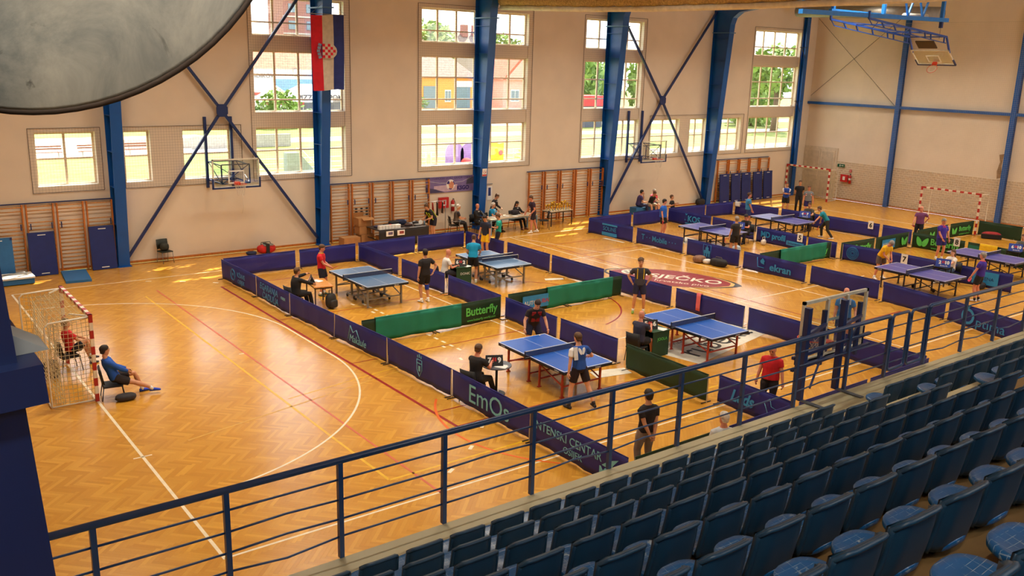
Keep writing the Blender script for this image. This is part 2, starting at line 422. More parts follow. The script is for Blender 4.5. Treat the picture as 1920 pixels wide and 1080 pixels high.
net(26.95,31.35,2.88,10.25,22.37,'tall cord net over the window stack behind the right wall basket')
net(32.0,36.8,2.88,5.2,22.37,'cord net over the two low windows right of the right wall basket')
net(37.85,39.95,2.88,5.2,22.37,'cord net over the small low window right of the fifth column')
net(40.3,45.0,2.88,10.25,22.37,'tall cord net over the window stack nearest the end wall')
struct(MB().box((19.4, YI-.012, .05), (FX1-FX0-.1, .024, .1)).build('baseboard_far', WOOD2))

# ------------------------------------------------------------------ end wall with brick dado
XE_W = 46.4
we = MB(); we.box((XE_W+.2, 4.0, ZT/2), (.4, 38.0, ZT)); wall_end = struct(we.build('wall_end', WALL), 'tall white end wall with raised brick dado')
D0, D1, DH = 20.05, 22.25, 3.15
br = MB(); bh, bw, pit, pz = .085, .215, .26, .128
for row in range(18):
    z = .14+row*pz; off = (row % 2)*.13
    y = -5.0+off
    while y < 22.2:
        if not (D0-.2 < y < D1+.2):
            dx = rnd.uniform(.018, .032); br.box((XE_W-dx/2, y, z), (dx, bw+rnd.uniform(-.012,.012), bh))
        y += pit
BRK = M('painted_brick', (200,180,152), .9, var=.12, scale=9.)
stuff(br.build('bricks', BRK, wall_end))
MB().box((XE_W-.004, 7.4, 1.22), (.008, 25.2, 2.35)).build('mortar_coat', M('mortar_paint', (226,212,192), .9, var=.05), wall_end)
struct(MB().box((XE_W-.012, 7.4, .04), (.024, 25.2, .08)).build('baseboard_end', WOOD2))
door = bpy.data.objects.new('door_1', None); COL.objects.link(door); struct(door, 'cream panelled double door beside the corner column'); door.location = (XE_W-.03, (D0+D1)/2, 0)
DW = M('door_paint', (206,190,166), .6)
MB().box((.0, 0, DH/2), (.05, D1-D0+.2, DH)).build('door_frame', DW, door)
for s in (-1, 1):
    lf = MB().box((-.035, s*.52, DH/2-.05), (.04, 1.02, DH-.2)).build('door_leaf', DW, door)
    for z in (.75, 2.2): MB().box((-.062, s*.52, z), (.02, .8, 1.15 if z < 1 else 1.35)).build('door_panel', M('door_panel_paint',(196,180,156),.6), lf)
MB().bar((-.07,.06,1.05),(-.07,.2,1.05),.03).build('door_handle', STEEL, door)
# hidden sides of the hall
struct(MB().box((FX0-.2, 3.0, ZT/2), (.4, 40.0, ZT)).build('wall_left', WALL))
wnr = MB().box((19.4,-16.6,4.7),(54.8,.4,9.4)).box((19.4,-16.6,12.6),(54.8,.4,1.2)); added_bays = [-5.5+6.8*i for i in range(8)]
for x in [FX0]+[b+5.4 for b in added_bays]:
    x1 = min([b for b in added_bays if b > x+.01] or [FX1+.4]); wnr.box(((x+x1)/2,-16.6,10.7),(x1-x,.4,2.6))
struct(wnr.build('wall_near', WALL))
for b in added_bays:  # unseen high windows, added to light disc and stand from behind
    if b+5.4 > FX1: continue
    wn += 1; w = bpy.data.objects.new('window_%d' % wn, None); COL.objects.link(w); struct(w); w.location = (b+2.7,-16.6,9.4)
    for x in (-2.66,-1.33,0,1.33,2.66): MB().box((x,0,1.3),(.08,.1,2.6)).build('mullion', FRAME, w)
    for z in (.04,2.56): MB().box((0,0,z),(5.4,.098,.08)).build('window_frame', FRAME, w)
    for x in (-2,-.67,.67,2): MB().box((x,0,1.3),(1.25,.006,2.44)).build('pane', GLASS, w)
cl = MB(); cl.box((19.4, 3.0, ZT+.15), (54.8, 40.0, .3)); ceiling = struct(cl.build('ceiling', M('ceiling_sheet', (196,186,172), .8, var=.05)))
# ------------------------------------------------------------------ fill lamps added out of view to brighten court and stand
LE = M('fill_tube_glow', (255,240,215), .5, emit=6.)
li = bpy.data.lights.new('fill_light', 'AREA'); li.shape = 'RECTANGLE'; li.size = 2.4; li.size_y = .5; li.energy = FILL_W; li.color = (1, .90, .74); li.spread = R(125)
hb = MB().box((0,0,.06), (2.5,.6,.12)).mesh('housing', WHITE); tb = MB().tube([(-1.15,0,-.01),(1.15,0,-.01)], .02, 6).mesh('tube', LE)
for i, x in enumerate((-5.0, 1.5, 8.5, 16.2, 24.5, 32.5, 40.5)):
    for j, y in enumerate((1.0, 9.8, 16.0, -14.0)):  # the row over the seats is added to light the metal disc
        if (j < 3 and i == 0) or (j == 3 and i % 2): continue
        t = thing('fill_lamp', 'added unseen lamp, %s from the left in the row over %s' % (ORD[i], ('the near courts', 'the middle of the floor', 'the far courts', 'the seats')[j]), 'lamp', (x, y, 12.2), group='added unseen lamps')
        link('housing', hb, t)
        for q in (-.15, .15): link('fill_tube', tb, t, (0,q,0))
        l = bpy.data.objects.new('fill_light', li); COL.objects.link(l); l.parent = t; l.location = (0,0,-.06)
        MB().bar((-.9,0,.12),(-.9,0,.82),.02).build('hanger', STEEL, t); MB().bar((.9,0,.12),(.9,0,.82),.02).build('hanger', STEEL, t)

# ------------------------------------------------------------------ steel frame
CX = [4.13, 12.3, 20.45, 28.65, 36.82]
def din(z): return .44 + .75*z/10.2
names = ['left of the left wall basket', 'behind the flag', 'beside the officials table', 'left of the right wall basket', 'beside the row of blue mats']
for x, nm in zip(CX, names):
    t = thing('steel_column', 'tapered blue steel column %s' % nm, 'column', (x, 22.39, 0), group='tapered blue wall columns')
    MB().poly([(-.02,.02),(-din(0),.02),(-din(10.2),10.2),(-1.32,10.55),(-1.75,10.85),(-9,11.9),(-9,12.6),(-.02,11.6)], .016, 'x').build('web', BLUE, t)
    m = MB(); hw = .2
    def strip(a, b, m=m):
        m.bar((0,a[0],a[1]), (0,b[0],b[1]), .4, .02, up=(0,1,0) if abs(b[1]-a[1]) > abs(b[0]-a[0]) else (0,0,1))
    MB().box((0,-.012,5.8),(.4,.02,11.6)).build('outer_flange', BLUE, t)
    pts = [(-din(0),.02),(-din(10.2),10.2),(-1.32,10.55),(-1.75,10.85),(-9,11.9)]
    for a, b in zip(pts, pts[1:]): strip(a, b)
    m.build('inner_flange', BLUE, t)
    for z in (1.6, 3.0, 4.3, 5.6, 6.9, 8.2, 9.4):
        d = din(z); m = MB()
        for s in (-1, 1): m.box((s*.1, -d/2, z), (.18, d-.03, .012))
        m.build('stiffener', BLUE, t)
    bp = MB(); bp.box((0,-.6,9.75),(.5,1.3,.05)); bp.build('splice_plate', M('splice_blue',(70,120,175),.45), t)
    MB().box((0,-.24,.012),(.5,.6,.024)).build('base_plate', BLUE, t)
cc = thing('corner_column', 'narrow straight blue column in the far right corner', 'column', (45.05, 22.2, 0))
MB().box((0,.12,5.5),(.32,.02,11)).build('flange', BLUE, cc); MB().box((0,-.12,5.5),(.32,.02,11)).build('flange', BLUE, cc); MB().box((0,0,5.5),(.02,.22,11)).build('web', BLUE, cc)
for z in (5.95, 9.2):
    b = MB(); b.bar((0,-.14,z),(-.75,-.14,z),.03); b.bar((-.1,-.14,z-.65),(-.55,-.14,z),.03); b.build('net_bracket', BLACK, cc)
for y, nm in ((16.25,'between the two goals'), (9.65,'behind the right goal')):
    t = thing('gable_column', 'straight blue column on the end wall %s' % nm, 'column', (46.25, y, 0), group='columns on the end wall')
    MB().box((-.11,0,5.6),(.02,.26,11.2)).build('flange', BLUE, t); MB().box((.1,0,5.6),(.02,.26,11.2)).build('flange', BLUE, t); MB().box((0,0,5.6),(.2,.02,11.2)).build('web', BLUE, t)
MB().box((46.25,9.0,5.86),(.2,27.4,.16)).build('wall_beam', BLUE); tag(bpy.data.objects['wall_beam'], 'long horizontal blue beam across the end wall', 'beam')
rd = MB(); rd.tube([(46.3,22.3,11.0),(46.3,16.5,5.95)],.012,5); rd.tube([(46.3,22.3,6.3),(46.3,16.5,11.1)],.012,5)
tag(rd.build('bracing_rods', BLACK), 'thin crossed steel rods on the end wall', 'bracing')
def xbrace(x0, x1, c, label):
    t = thing('cross_brace', label, 'brace', (c[0], 22.2, c[1]), group='blue cross braces on the window wall')
    for a in ((x0,.3),(x1,.3)):
        MB().bar((a[0]-c[0],0,a[1]-c[1]),(0,0,0),.10,.10).build('brace_bar', DBLUE, t)
    for a in ((x0,10.9),(x1,10.9)):
        MB().bar((a[0]-c[0],.0,a[1]-c[1]),(0,0,0),.10,.10).build('brace_bar', DBLUE, t)
    MB().poly([(-.22,-.12),(-.12,-.24),(.12,-.24),(.22,-.12),(.22,.12),(.12,.24),(-.12,.24),(-.22,.12)], .05, 'y').build('gusset_plate', DBLUE, t, (0,-.06,0))
xbrace(4.35, 12.1, (8.2, 5.72), 'large blue cross brace behind the left wall basket'); xbrace(28.9, 36.6, (32.65, 6.03), 'large blue cross brace right of the right wall basket')
# net in front of the end wall
n2 = thing('end_net', 'fine tall net hanging in front of the end wall', 'net', (45.95, 6.7, 0)); m = MB()
for i in range(236):
    y = -11.7+i*.1; m.add([(0,y-.002,0),(0,y+.002,0),(0,y+.002,10.6),(0,y-.002,10.6)], [(0,1,2,3)])
for i in range(107):
    z = i*.1; m.add([(0,-11.7,z-.002),(0,11.8,z-.002),(0,11.8,z+.002),(0,-11.7,z+.002)], [(0,1,2,3)])
stuff(m.build('mesh_cords', NETM, n2)); MB().bar((0,-11.7,10.6),(0,11.8,10.6),.012).build('head_rope', NETM, n2)

# rolled divider curtain across the hall
rc = thing('rolled_divider_curtain', 'long beige rolled divider net hanging across the top right', 'curtain', (20.7, 9.5, 9.9))
pts = [(0,11.5,.3),(0,6,.08),(0,2.5,-.0),(0,-2,-.04),(0,-8,-.02),(0,-14,.1)]
MB().tube(pts, .105, 10).build('roller_pole', M('roller_cover', (226,220,206), .6, var=.12, scale=5), rc)
rs = []; rp = []
for i in range(60):
    t_ = i/59*5; k = min(4, int(t_)); f = t_-k; p = Vector(pts[k]).lerp(Vector(pts[k+1]), f); rp.append(p+Vector((0,0,.36))); rs.append((.22+.02*math.sin(i*1.7), .27+.03*math.sin(i*2.3+1)))
MB().tube(rp, rs, 12).build('net_bundle', M('tan_net_bundle', (176,150,98), .9, var=.35, scale=14, bump=.8), rc)
hg = MB()
for y in (11.2, 5.5, -.5, -6.5, -12.5): hg.bar((0,y,.5),(0,y,3.1),.02)
hg.build('hanging_cables', STEEL, rc)

# ------------------------------------------------------------------ grandstand
GS = M('beige_concrete_paint', (182,172,138), .45, var=.07, scale=1.5, bump=.03); GF = M('shaded_step_paint', (120,92,52), .7, var=.15, scale=2)
st = thing('grandstand', 'stepped beige grandstand with a front ledge', 'grandstand', (10.6, -5.2, 0))
def stepbox(y0, y1, z0, z1, nm, mat): return MB().box((0, (y0+y1)/2+5.2, (z0+z1)/2), (35.6, abs(y1-y0), z1-z0)).build(nm, mat, st)
ROWY, ROWD, STZ, STH = -6.388, .769, 2.93, .392
stepbox(-5.22, -5.98, 0, 2.75, 'front_ledge', GS)
NROW = 13
for r in range(NROW):
    y0 = ROWY+.41-ROWD*r; stepbox(y0, y0-ROWD, 1.0, STZ+STH*r, 'seat_step', GS if r < 3 else GF)  # upper steps browner: shade behind the seat rows put into the colour
SEATB = M('seat_back_plastic', (24,60,88), .42, var=.08, scale=5.)
def seat_mat():
    m = bpy.data.materials.new('worn_seat_plastic'); m.use_nodes = True; t = m.node_tree; b = t.nodes['Principled BSDF']
    tc = t.nodes.new('ShaderNodeTexCoord'); oi = t.nodes.new('ShaderNodeObjectInfo'); ad = t.nodes.new('ShaderNodeVectorMath'); ad.operation = 'ADD'
    cb = t.nodes.new('ShaderNodeCombineXYZ'); mu = t.nodes.new('ShaderNodeMath'); mu.operation = 'MULTIPLY'; mu.inputs[1].default_value = 50; t.links.new(oi.outputs['Random'], mu.inputs[0]); t.links.new(mu.outputs[0], cb.inputs[0])
    t.links.new(tc.outputs['Object'], ad.inputs[0]); t.links.new(cb.outputs[0], ad.inputs[1])
    n = t.nodes.new('ShaderNodeTexNoise'); n.inputs['Scale'].default_value = 7; n.inputs['Detail'].default_value = 6; n.inputs['Distortion'].default_value = 1.5; t.links.new(ad.outputs[0], n.inputs['Vector'])
    br_ = t.nodes.new('ShaderNodeTexBrick'); br_.offset = 0; br_.inputs['Scale'].default_value = 1; br_.inputs['Brick Width'].default_value = .065; br_.inputs['Row Height'].default_value = .035; br_.inputs['Mortar Size'].default_value = .0014; br_.inputs['Mortar Smooth'].default_value = .3
    t.links.new(tc.outputs['Object'], br_.inputs['Vector'])
    r1 = t.nodes.new('ShaderNodeMapRange'); r1.inputs[1].default_value = .42; r1.inputs[2].default_value = .62; t.links.new(n.outputs[0], r1.inputs[0])
    m1 = t.nodes.new('ShaderNodeMath'); m1.operation = 'MULTIPLY'; t.links.new(r1.outputs[0], m1.inputs[0]); t.links.new(br_.outputs['Fac'], m1.inputs[1])
    r2 = t.nodes.new('ShaderNodeMapRange'); r2.inputs[1].default_value = .66; r2.inputs[2].default_value = .72; t.links.new(n.outputs[0], r2.inputs[0])
    m2 = t.nodes.new('ShaderNodeMath'); m2.operation = 'MAXIMUM'; t.links.new(m1.outputs[0], m2.inputs[0]); t.links.new(r2.outputs[0], m2.inputs[1])
    mx = t.nodes.new('ShaderNodeMix'); mx.data_type = 'RGBA'; t.links.new(m2.outputs[0], mx.inputs[0]); mx.inputs[6].default_value = lin((18,88,148))+(1,); mx.inputs[7].default_value = lin((150,172,190))+(1,)
    t.links.new(mx.outputs[2], b.inputs['Base Color']); b.inputs['Roughness'].default_value = .28
    return m
SEATP = seat_mat()
def seat_meshes():
    # local: sitter looks along +y, back top at y = 0
    pan = MB(); n = 28; rings = []
    def outline(sc, z):
        o = []
        for i in range(n):
            a = 2*math.pi*i/n; c, s = math.cos(a), math.sin(a); e = .62
            x = .205*sc*math.copysign(abs(c)**e, c); y = .235+.20*sc*math.copysign(abs(s)**e, s)
            if y > .235: x *= 1-.18*((y-.235)/.2)**2
            o.append((x, y, z + .018*((y-.235)/.2)*(1 if y > .235 else -.4)))
        return o
    rings = [outline(.90,.045), outline(.99,.06), outline(1.0,.085), outline(.965,.10), outline(.80,.094), outline(.3,.083)]
    pan.loft(rings)
    back = MB(); nx, nz = 11, 8; front = []; rear = []
    for j in range(nz+1):
        t = j/nz; z = .07+.36*t
        for i in range(nx+1):
            u = -1+2*i/nx; hw = .205*(1-.05*t); x = u*hw
            zz = z - (.05*max(0, abs(u)-.72)**2/.08 if j == nz else 0)
            y = .055*(1-t)**1.6 + .060*abs(u)**7 - .005
            front.append((x, y+.022, zz)); rear.append((x, y, zz))
    W_ = nx+1; L = len(front); fs = []
    for j in range(nz):
        for i in range(nx):
            a = j*W_+i; fs.append((a+1, a, a+W_, a+W_+1)); fs.append((L+a, L+a+1, L+a+W_+1, L+a+W_))
    for j in range(nz):
        a = j*W_; fs.append((a, L+a, L+a+W_, a+W_)); b = a+nx; fs.append((L+b, b, b+W_, L+b+W_))
    for i in range(nx):
        fs.append((i, i+1, L+i+1, L+i)); b = nz*W_+i; fs.append((b+1, b, L+b, L+b+1))
    back.add(front+rear, fs, True)
    rim = MB()          # rolled edge round the back, turned towards the rear
    path = []
    for j in range(nz+1): path.append(rear[j*W_])
    for i in range(1, nx+1): path.append(rear[nz*W_+i])
    for j in range(nz-1, -1, -1): path.append(rear[j*W_+nx])
    rim.tube([(x*.985, y-.008, z-.006) for x, y, z in path], .016, 6)
    foot = MB().box((0,.22,.025),(.16,.2,.05)); foot.box((0,.22,.05),(.06,.12,.04))
    return pan.mesh('seat_pan', SEATP), back.mesh('backrest', SEATB), rim.mesh('rolled_rim', SEATB), foot.mesh('seat_foot', BLACK)
SM = seat_meshes(); rown = ['front row', 'second row up', 'third row up', 'fourth row up', 'fifth row up', 'sixth row up', 'seventh row up', 'eighth row up', 'ninth row up']
for r in range(9):
    cnt = {0: 0, 1: 0}
    y = ROWY-ROWD*r; z = STZ+STH*r
    for blk, ks in ((0, [k for k in range(-5, 14)]), (1, [16.55+k for k in range(14)])):
        for k in ks:
            x = .04+.01*r+.5*k-.20
            if not any(inframe((x+dx, y+dy, z+dz)) for dx in (-.2,.2) for dy in (0,.4) for dz in (.05,.43)): continue
            n = cnt[blk]; cnt[blk] += 1
            lab = ('blue stadium seat, %s from the railing, %s in view %s' % (rown[r], ORD[n], 'from the left' if blk == 0 else 'right of the aisle'))
            t = thing('stadium_seat', lab, 'seat', (x, y, z), rnd.uniform(-.012,.012), 'blue stadium seats in rows')
            for nm, me in zip(('seat_pan','backrest','rolled_rim','seat_foot'), SM):
                p = link(nm, me, t)

# ------------------------------------------------------------------ railing on the ledge
RAIL = M('railing_paint', (36,66,112), .3, var=.08, spec=.6)
rl = thing('guard_railing', 'dark blue tubular railing along the front of the stand', 'railing', (0, -5.2, 2.75))
PX = [-4.05,-2.86,-1.68,-.49,.79,2.06,3.35,4.64,5.98,7.27,8.64,9.82]; PX2 = [11.1,12.44,13.72,15.0,16.3,17.6]
RZ = [.89,.66,.44,.24]
for x in PX+PX2: MB().bar((x,0,0),(x,0,1.08),.052,.052).build('post', RAIL, rl)
def rail_run(x0, x1, bend):
    MB().tube([(x0,0,1.1),(x1-.05,0,1.1),(x1-.012,0,1.085),(x1,0,1.04)] if bend > 0 else ([(x0,0,1.04),(x0+.012,0,1.085),(x0+.05,0,1.1),(x1,0,1.1)]), .036, 10).build('top_rail', RAIL, rl)
    for z in RZ: 
        for a, b in zip([p for p in PX+PX2 if x0-.01 <= p <= x1+.01], [p for p in PX+PX2 if x0-.01 <= p <= x1+.01][1:]):
            sag = rnd.choice((0,0,0,-.05,.04)) if z == .24 else rnd.choice((0,0,0,0,.02))
            MB().tube([(a,0,z),((a+b)/2,0,z+sag),(b,0,z)], .0115, 6).build('rail_bar', RAIL, rl)
rail_run(PX[0], PX[-1], 1); rail_run(PX2[0], PX2[-1], -1)
gt = thing('railing_gate', 'small double leaf gate in the blue railing beside the aisle', 'gate', (10.46, -5.2, 2.75))
for a, b in ((9.90,10.42),(10.5,11.02)):
    lf = MB(); a -= 10.46; b -= 10.46
    lf.tube([(a,0,.95),(a,0,1.05),(a+.04,0,1.1),(b-.04,0,1.1),(b,0,1.05),(b,0,.16),(b-.04,0,.11),(a+.04,0,.11),(a,0,.16),(a,0,.95)], .026, 8)
    lo = lf.build('gate_leaf', RAIL, gt)
    for z in RZ[:4]: MB().tube([(a,0,z),(b,0,z)], .0115, 6).build('rail_bar', RAIL, lo)

# ------------------------------------------------------------------ basketball baskets
BGLASS = glass('backboard_glass', (.90,.94,.92), .14); RIM = M('rim_orange', (212,62,30), .4); BNET = M('basket_net', (225,215,200), .8)
def ring(m, c, r, t=.011, n=24): m.tube([(c[0]+r*math.cos(2*math.pi*i/n), c[1]+r*math.sin(2*math.pi*i/n), c[2]) for i in range(n+1)], t, 6)
def backboard(t, w=1.8, h=1.05, netlen=.42, pad=DBLUE):
    """board in the local xz plane, bottom at z=0, the court on local -y"""
    MB().box((0,0,h/2),(w-.06,.012,h-.06)).build('glass_board', BGLASS, t)
    f = MB()
    for x in (-w/2, w/2): f.box((x,0,h/2),(.05,.05,h+.05))
    for z in (0, h): f.box((0,0,z),(w+.05,.05,.05))
    f.build('board_frame', M('board_frame_paint',(214,208,190),.4), t)
    s = MB()
    for x in (-.295, .295): s.box((x,-.012,.38),(.05,.004,.45))
    for z in (.155, .605): s.box((0,-.012,z),(.64,.004,.05))
    s.build('target_square', WHITE, t)
    p = MB(); p.box((0,-.01,-.03),(w+.1,.07,.06))
    for x in (-w/2-.02, w/2+.02): p.box((x,-.01,.16),(.06,.07,.36))
    p.build('edge_padding', pad, t)
    rm = MB(); ring(rm, (0,-.39,.15), .235); rm.box((0,-.08,.14),(.2,.14,.1)); ro = rm.build('rim', RIM, t)
    nm = MB(); k = 12
    for i in range(k):
        for d in (1, -1):
            pts = []
            for j in range(5):
                a = 2*math.pi*(i+d*j*.5)/k; rr = .225-.1*(j/4)**.7; pts.append((rr*math.cos(a), -.39+rr*math.sin(a), .14-netlen*j/4))
            nm.tube(pts, .004, 3, caps=False)
    stuff(nm.build('basket_net', BNET, ro))
def wall_basket(x, label):
    t = thing('wall_basket', label, 'basketball hoop', (x, 20.95, 2.9)); backboard(t)
    for s in (-.52, .5): MB().box((s-.12,1.4,1.2),(.1,.1,2.75)).build('wall_upright', DBLUE, t)
    a = MB()
    for s in (-.55, .55):
        a.bar((s,.05,.12),(s-.05,1.35,.15),.04); a.bar((s,.05,.82),(s-.05,1.35,.85),.04); a.bar((s,.05,.12),(s,.05,.85),.045); a.bar((s,.05,.12),(s-.05,1.35,.85),.025)
    for z in (.12,.85): a.bar((-.55,.05,z),(.55,.05,z),.04); a.bar((-.6,1.35,z),(.5,1.35,z),.04)
    a.bar((-.55,.05,.12),(.55,.05,.85),.025); a.bar((.55,1.3,.12),(-.55,1.3,.85),.025); a.build('support_truss', DBLUE, t)
    c = MB().tube([(.12,-.3,-.25),(.1,-.3,-.6),(.14,-.3,-.75),(.05,-.3,-1.0)], .006, 4); c.build('hanging_cord', BNET, t)
    return t
wall_basket(8.2, 'glass basketball backboard with orange rim on the left wall bay'); wall_basket(30.98, 'glass basketball backboard with orange rim on the right wall bay')
sb = thing('folded_basket', 'glass basketball backboard with white frame mounted behind the railing', 'basketball hoop', (9.05, -4.62, 3.17), math.pi)
backboard(sb, 1.8, 1.0, .35)
for s in (-.28,.28): MB().box((s*1.0,.03,.5),(.06,.05,1.0)).build('frame_upright', M('board_frame_paint'), sb)
for s in (-.55,.48): MB().box((s,.12,.38),(.07,.06,.95)).build('blue_upright', DBLUE, sb)
a = MB()
for z in (.05,.25): a.bar((-.9,.16,z),(1.5,.3,z),.05)
a.bar((-.55,.16,.62),(.55,.42,.62),.05); a.bar((.48,.16,.62),(1.5,.42,.62),.05); a.bar((.48,.16,.1),(1.1,.4,-.3),.03); a.bar((-.5,.16,.5),(-.1,.2,.05),.03); a.build('swing_arms', DBLUE, sb)
for i, x in enumerate((7.6, 8.57)):
    pb = MB().box((9.05-x,.46,.35),(.09,.09,1.52)).build('wall_post', DBLUE, sb)
    MB().box((9.05-x,.72,-.405),(.09,.5,.015)).build('foot_plate', M('grey_plate',(84,90,100),.5), pb)

# ceiling mounted basket above the far goal, swung up below its beams
hb_ = thing('ceiling_basket', 'blue trussed ceiling basket with glass board, folded up, top right', 'basketball hoop', (37.5, 10.0, 8.3))
bb = bpy.data.objects.new('board_assembly', None); COL.objects.link(bb); bb.parent = hb_; bb.location = (.8,0,0); bb.rotation_euler = (R(53), 0, R(-90))
backboard(bb, 1.8, 1.0, .05)
MB().box((-.05,.05,1.36),(.9,.05,.5)).build('score_display', M('dark_display',(44,28,24),.4), bb)
LB = M('light_blue_paint', (28,112,190), .45, var=.08); TB = M('truss_blue',(30,70,150),.45)
for dy in (.9,-.9):
    a0, a1 = Vector((-6.7,dy,1.7)), Vector((-.3,dy,1.2)); b0, b1 = Vector((-6.4,dy,1.45)), Vector((-.3,dy,.92)); tr = MB(); tr.bar(a0,a1,.08); tr.bar(b0,b1,.035); tr.bar(a0,b0,.03)
    for f in (.15,.3,.5,.7,.78,.97): tr.bar(a0.lerp(a1,f), b0.lerp(b1,f), .05)
    tr.bar(a1, (.15,dy,.5), .07); tr.bar(a0,(-6.7,dy,2.0),.08); tr.build('swing_truss', TB, hb_)
tr = MB()
for f, g in ((.12,.5),(.5,.12),(.5,.88),(.88,.5)): tr.bar(Vector((-6.7,.9,1.7)).lerp(Vector((-.3,.9,1.2)),f), Vector((-6.7,-.9,1.7)).lerp(Vector((-.3,-.9,1.2)),g), .03)
for f in (.3,.72,1.0): tr.bar(Vector((-6.7,.9,1.7)).lerp(Vector((-.3,.9,1.2)),f), Vector((-6.7,-.9,1.7)).lerp(Vector((-.3,-.9,1.2)),f), .05)
tr.build('cross_struts', TB, hb_)
MB().bar((-11.2,-.8,1.75),(-.3,-.8,1.93),.2,.17).build('main_beam', LB, hb_); MB().bar((-6.8,.9,2.05),(-1.6,.9,2.05),.16,.16).build('side_beam', LB, hb_); MB().bar((-11.0,-.8,1.75),(-6.5,.9,2.0),.08).build('tie_beam', LB, hb_)
for x, y in ((-11,-.8),(-6.6,.9),(-.75,-.8),(-4.2,.0)): MB().bar((x,y,1.9),(x,y,4.7),.14).build('ceiling_hanger', LB, hb_)
for x in (-3.6,-2.4):
    for d in (-.7,.7): MB().bar((x,-.8,1.95),(x+d,-.8,3.4),.07).build('brace', LB, hb_)
hk = MB().box((-.75,-.8,1.72),(.12,.14,.3)); hk.tube([(-.75,-.8,1.6),(-.75,-.8,1.1)],.01,4); hk.build('pulley', DBLUE, hb_)
MB().tube([(-3.5,-.55,2.0),(-1.6,-.55,2.05)], .09, 8).build('cloth_roll', M('roller_cover'), hb_)
dt = MB().tube([(43.0,12.6,10.9),(43.0,21.5,11.25)], .34, 14); tag(dt.build('air_duct', M('duct_metal',(150,148,142),.5,.5)), 'grey round air duct below the roof near the end wall', 'duct')

# ------------------------------------------------------------------ near pillar and metal disc beside the camera
np_ = thing('near_pillar', 'dark blue steel pillar at the left edge, close to the camera', 'pillar', (-4.085, -11.05, 0)); np_.rotation_euler = (0, R(-3.2), 0); np_.location = (-4.085+.41, -11.05, 0)
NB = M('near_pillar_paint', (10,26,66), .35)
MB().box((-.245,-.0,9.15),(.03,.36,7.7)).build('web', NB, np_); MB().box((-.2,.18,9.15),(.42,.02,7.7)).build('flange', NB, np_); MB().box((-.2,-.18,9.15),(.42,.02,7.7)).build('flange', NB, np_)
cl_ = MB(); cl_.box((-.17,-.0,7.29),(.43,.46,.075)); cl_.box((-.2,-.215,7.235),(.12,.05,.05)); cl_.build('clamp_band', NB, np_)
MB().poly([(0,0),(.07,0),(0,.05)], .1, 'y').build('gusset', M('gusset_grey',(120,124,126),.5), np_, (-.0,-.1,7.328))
ds = thing('metal_disc', 'large round scuffed grey metal disc at the top left corner', 'disc', (-3.95, -11.114, 8.17))
dm = bpy.data.materials.new('scuffed_steel'); dm.use_nodes = True; t = dm.node_tree; b = t.nodes['Principled BSDF']
tc = t.nodes.new('ShaderNodeTexCoord'); n1 = t.nodes.new('ShaderNodeTexNoise'); n1.inputs['Scale'].default_value = 5; n1.inputs['Detail'].default_value = 9; n1.inputs['Roughness'].default_value = .7; n1.inputs['Distortion'].default_value = .8
n2_ = t.nodes.new('ShaderNodeTexNoise'); n2_.inputs['Scale'].default_value = 3.5; n2_.inputs['Detail'].default_value = 8; n2_.inputs['Distortion'].default_value = 4
t.links.new(tc.outputs['Object'], n1.inputs['Vector']); t.links.new(tc.outputs['Object'], n2_.inputs['Vector'])
cr = t.nodes.new('ShaderNodeValToRGB'); cr.color_ramp.elements[0].position = .32; cr.color_ramp.elements[0].color = lin((104,108,106))+(1,); cr.color_ramp.elements[1].position = .68; cr.color_ramp.elements[1].color = lin((160,158,148))+(1,)
t.links.new(n1.outputs[0], cr.inputs[0]); c2 = t.nodes.new('ShaderNodeValToRGB'); c2.color_ramp.elements[0].position = .27; c2.color_ramp.elements[0].color = (.12,.11,.1,1); c2.color_ramp.elements[1].position = .33; c2.color_ramp.elements[1].color = (1,1,1,1)
t.links.new(n2_.outputs[0], c2.inputs[0]); mx = t.nodes.new('ShaderNodeMix'); mx.data_type = 'RGBA'; mx.blend_type = 'MULTIPLY'; mx.inputs[0].default_value = .75
t.links.new(cr.outputs[0], mx.inputs[6]); t.links.new(c2.outputs[0], mx.inputs[7]); t.links.new(mx.outputs[2], b.inputs['Base Color']); b.inputs['Metallic'].default_value = .1; b.inputs['Roughness'].default_value = .45
q = Matrix((tuple(CR), tuple(-CD), tuple(-CF))).transposed().to_euler()
DRX, DRZ = .452, .42
face = MB(); n = 72; rings = []
for rr, h in ((1.0,0.),(.985,.006),(.7,.016),(.35,.024),(.02,.026)):
    rings.append([(DRX*rr*math.cos(2*math.pi*i/n), DRZ*rr*math.sin(2*math.pi*i/n), h) for i in range(n)])
face.loft(rings); face.build('disc_face', dm, ds, rot=q)
rm_ = MB(); rm_.tube([(DRX*math.cos(2*math.pi*i/n), DRZ*math.sin(2*math.pi*i/n), -.004) for i in range(n+1)], .0065, 6); rm_.build('dark_rim', M('rim_dark',(70,60,54),.5,.5), ds, rot=q)
ar = MB(); ar.bar((0,0,-.02),(-.3,.22,-.1),.05); ar.bar((-.3,.22,-.1),(-.36,-.1,-.12),.05); ar.build('mount_arm', NB, ds)
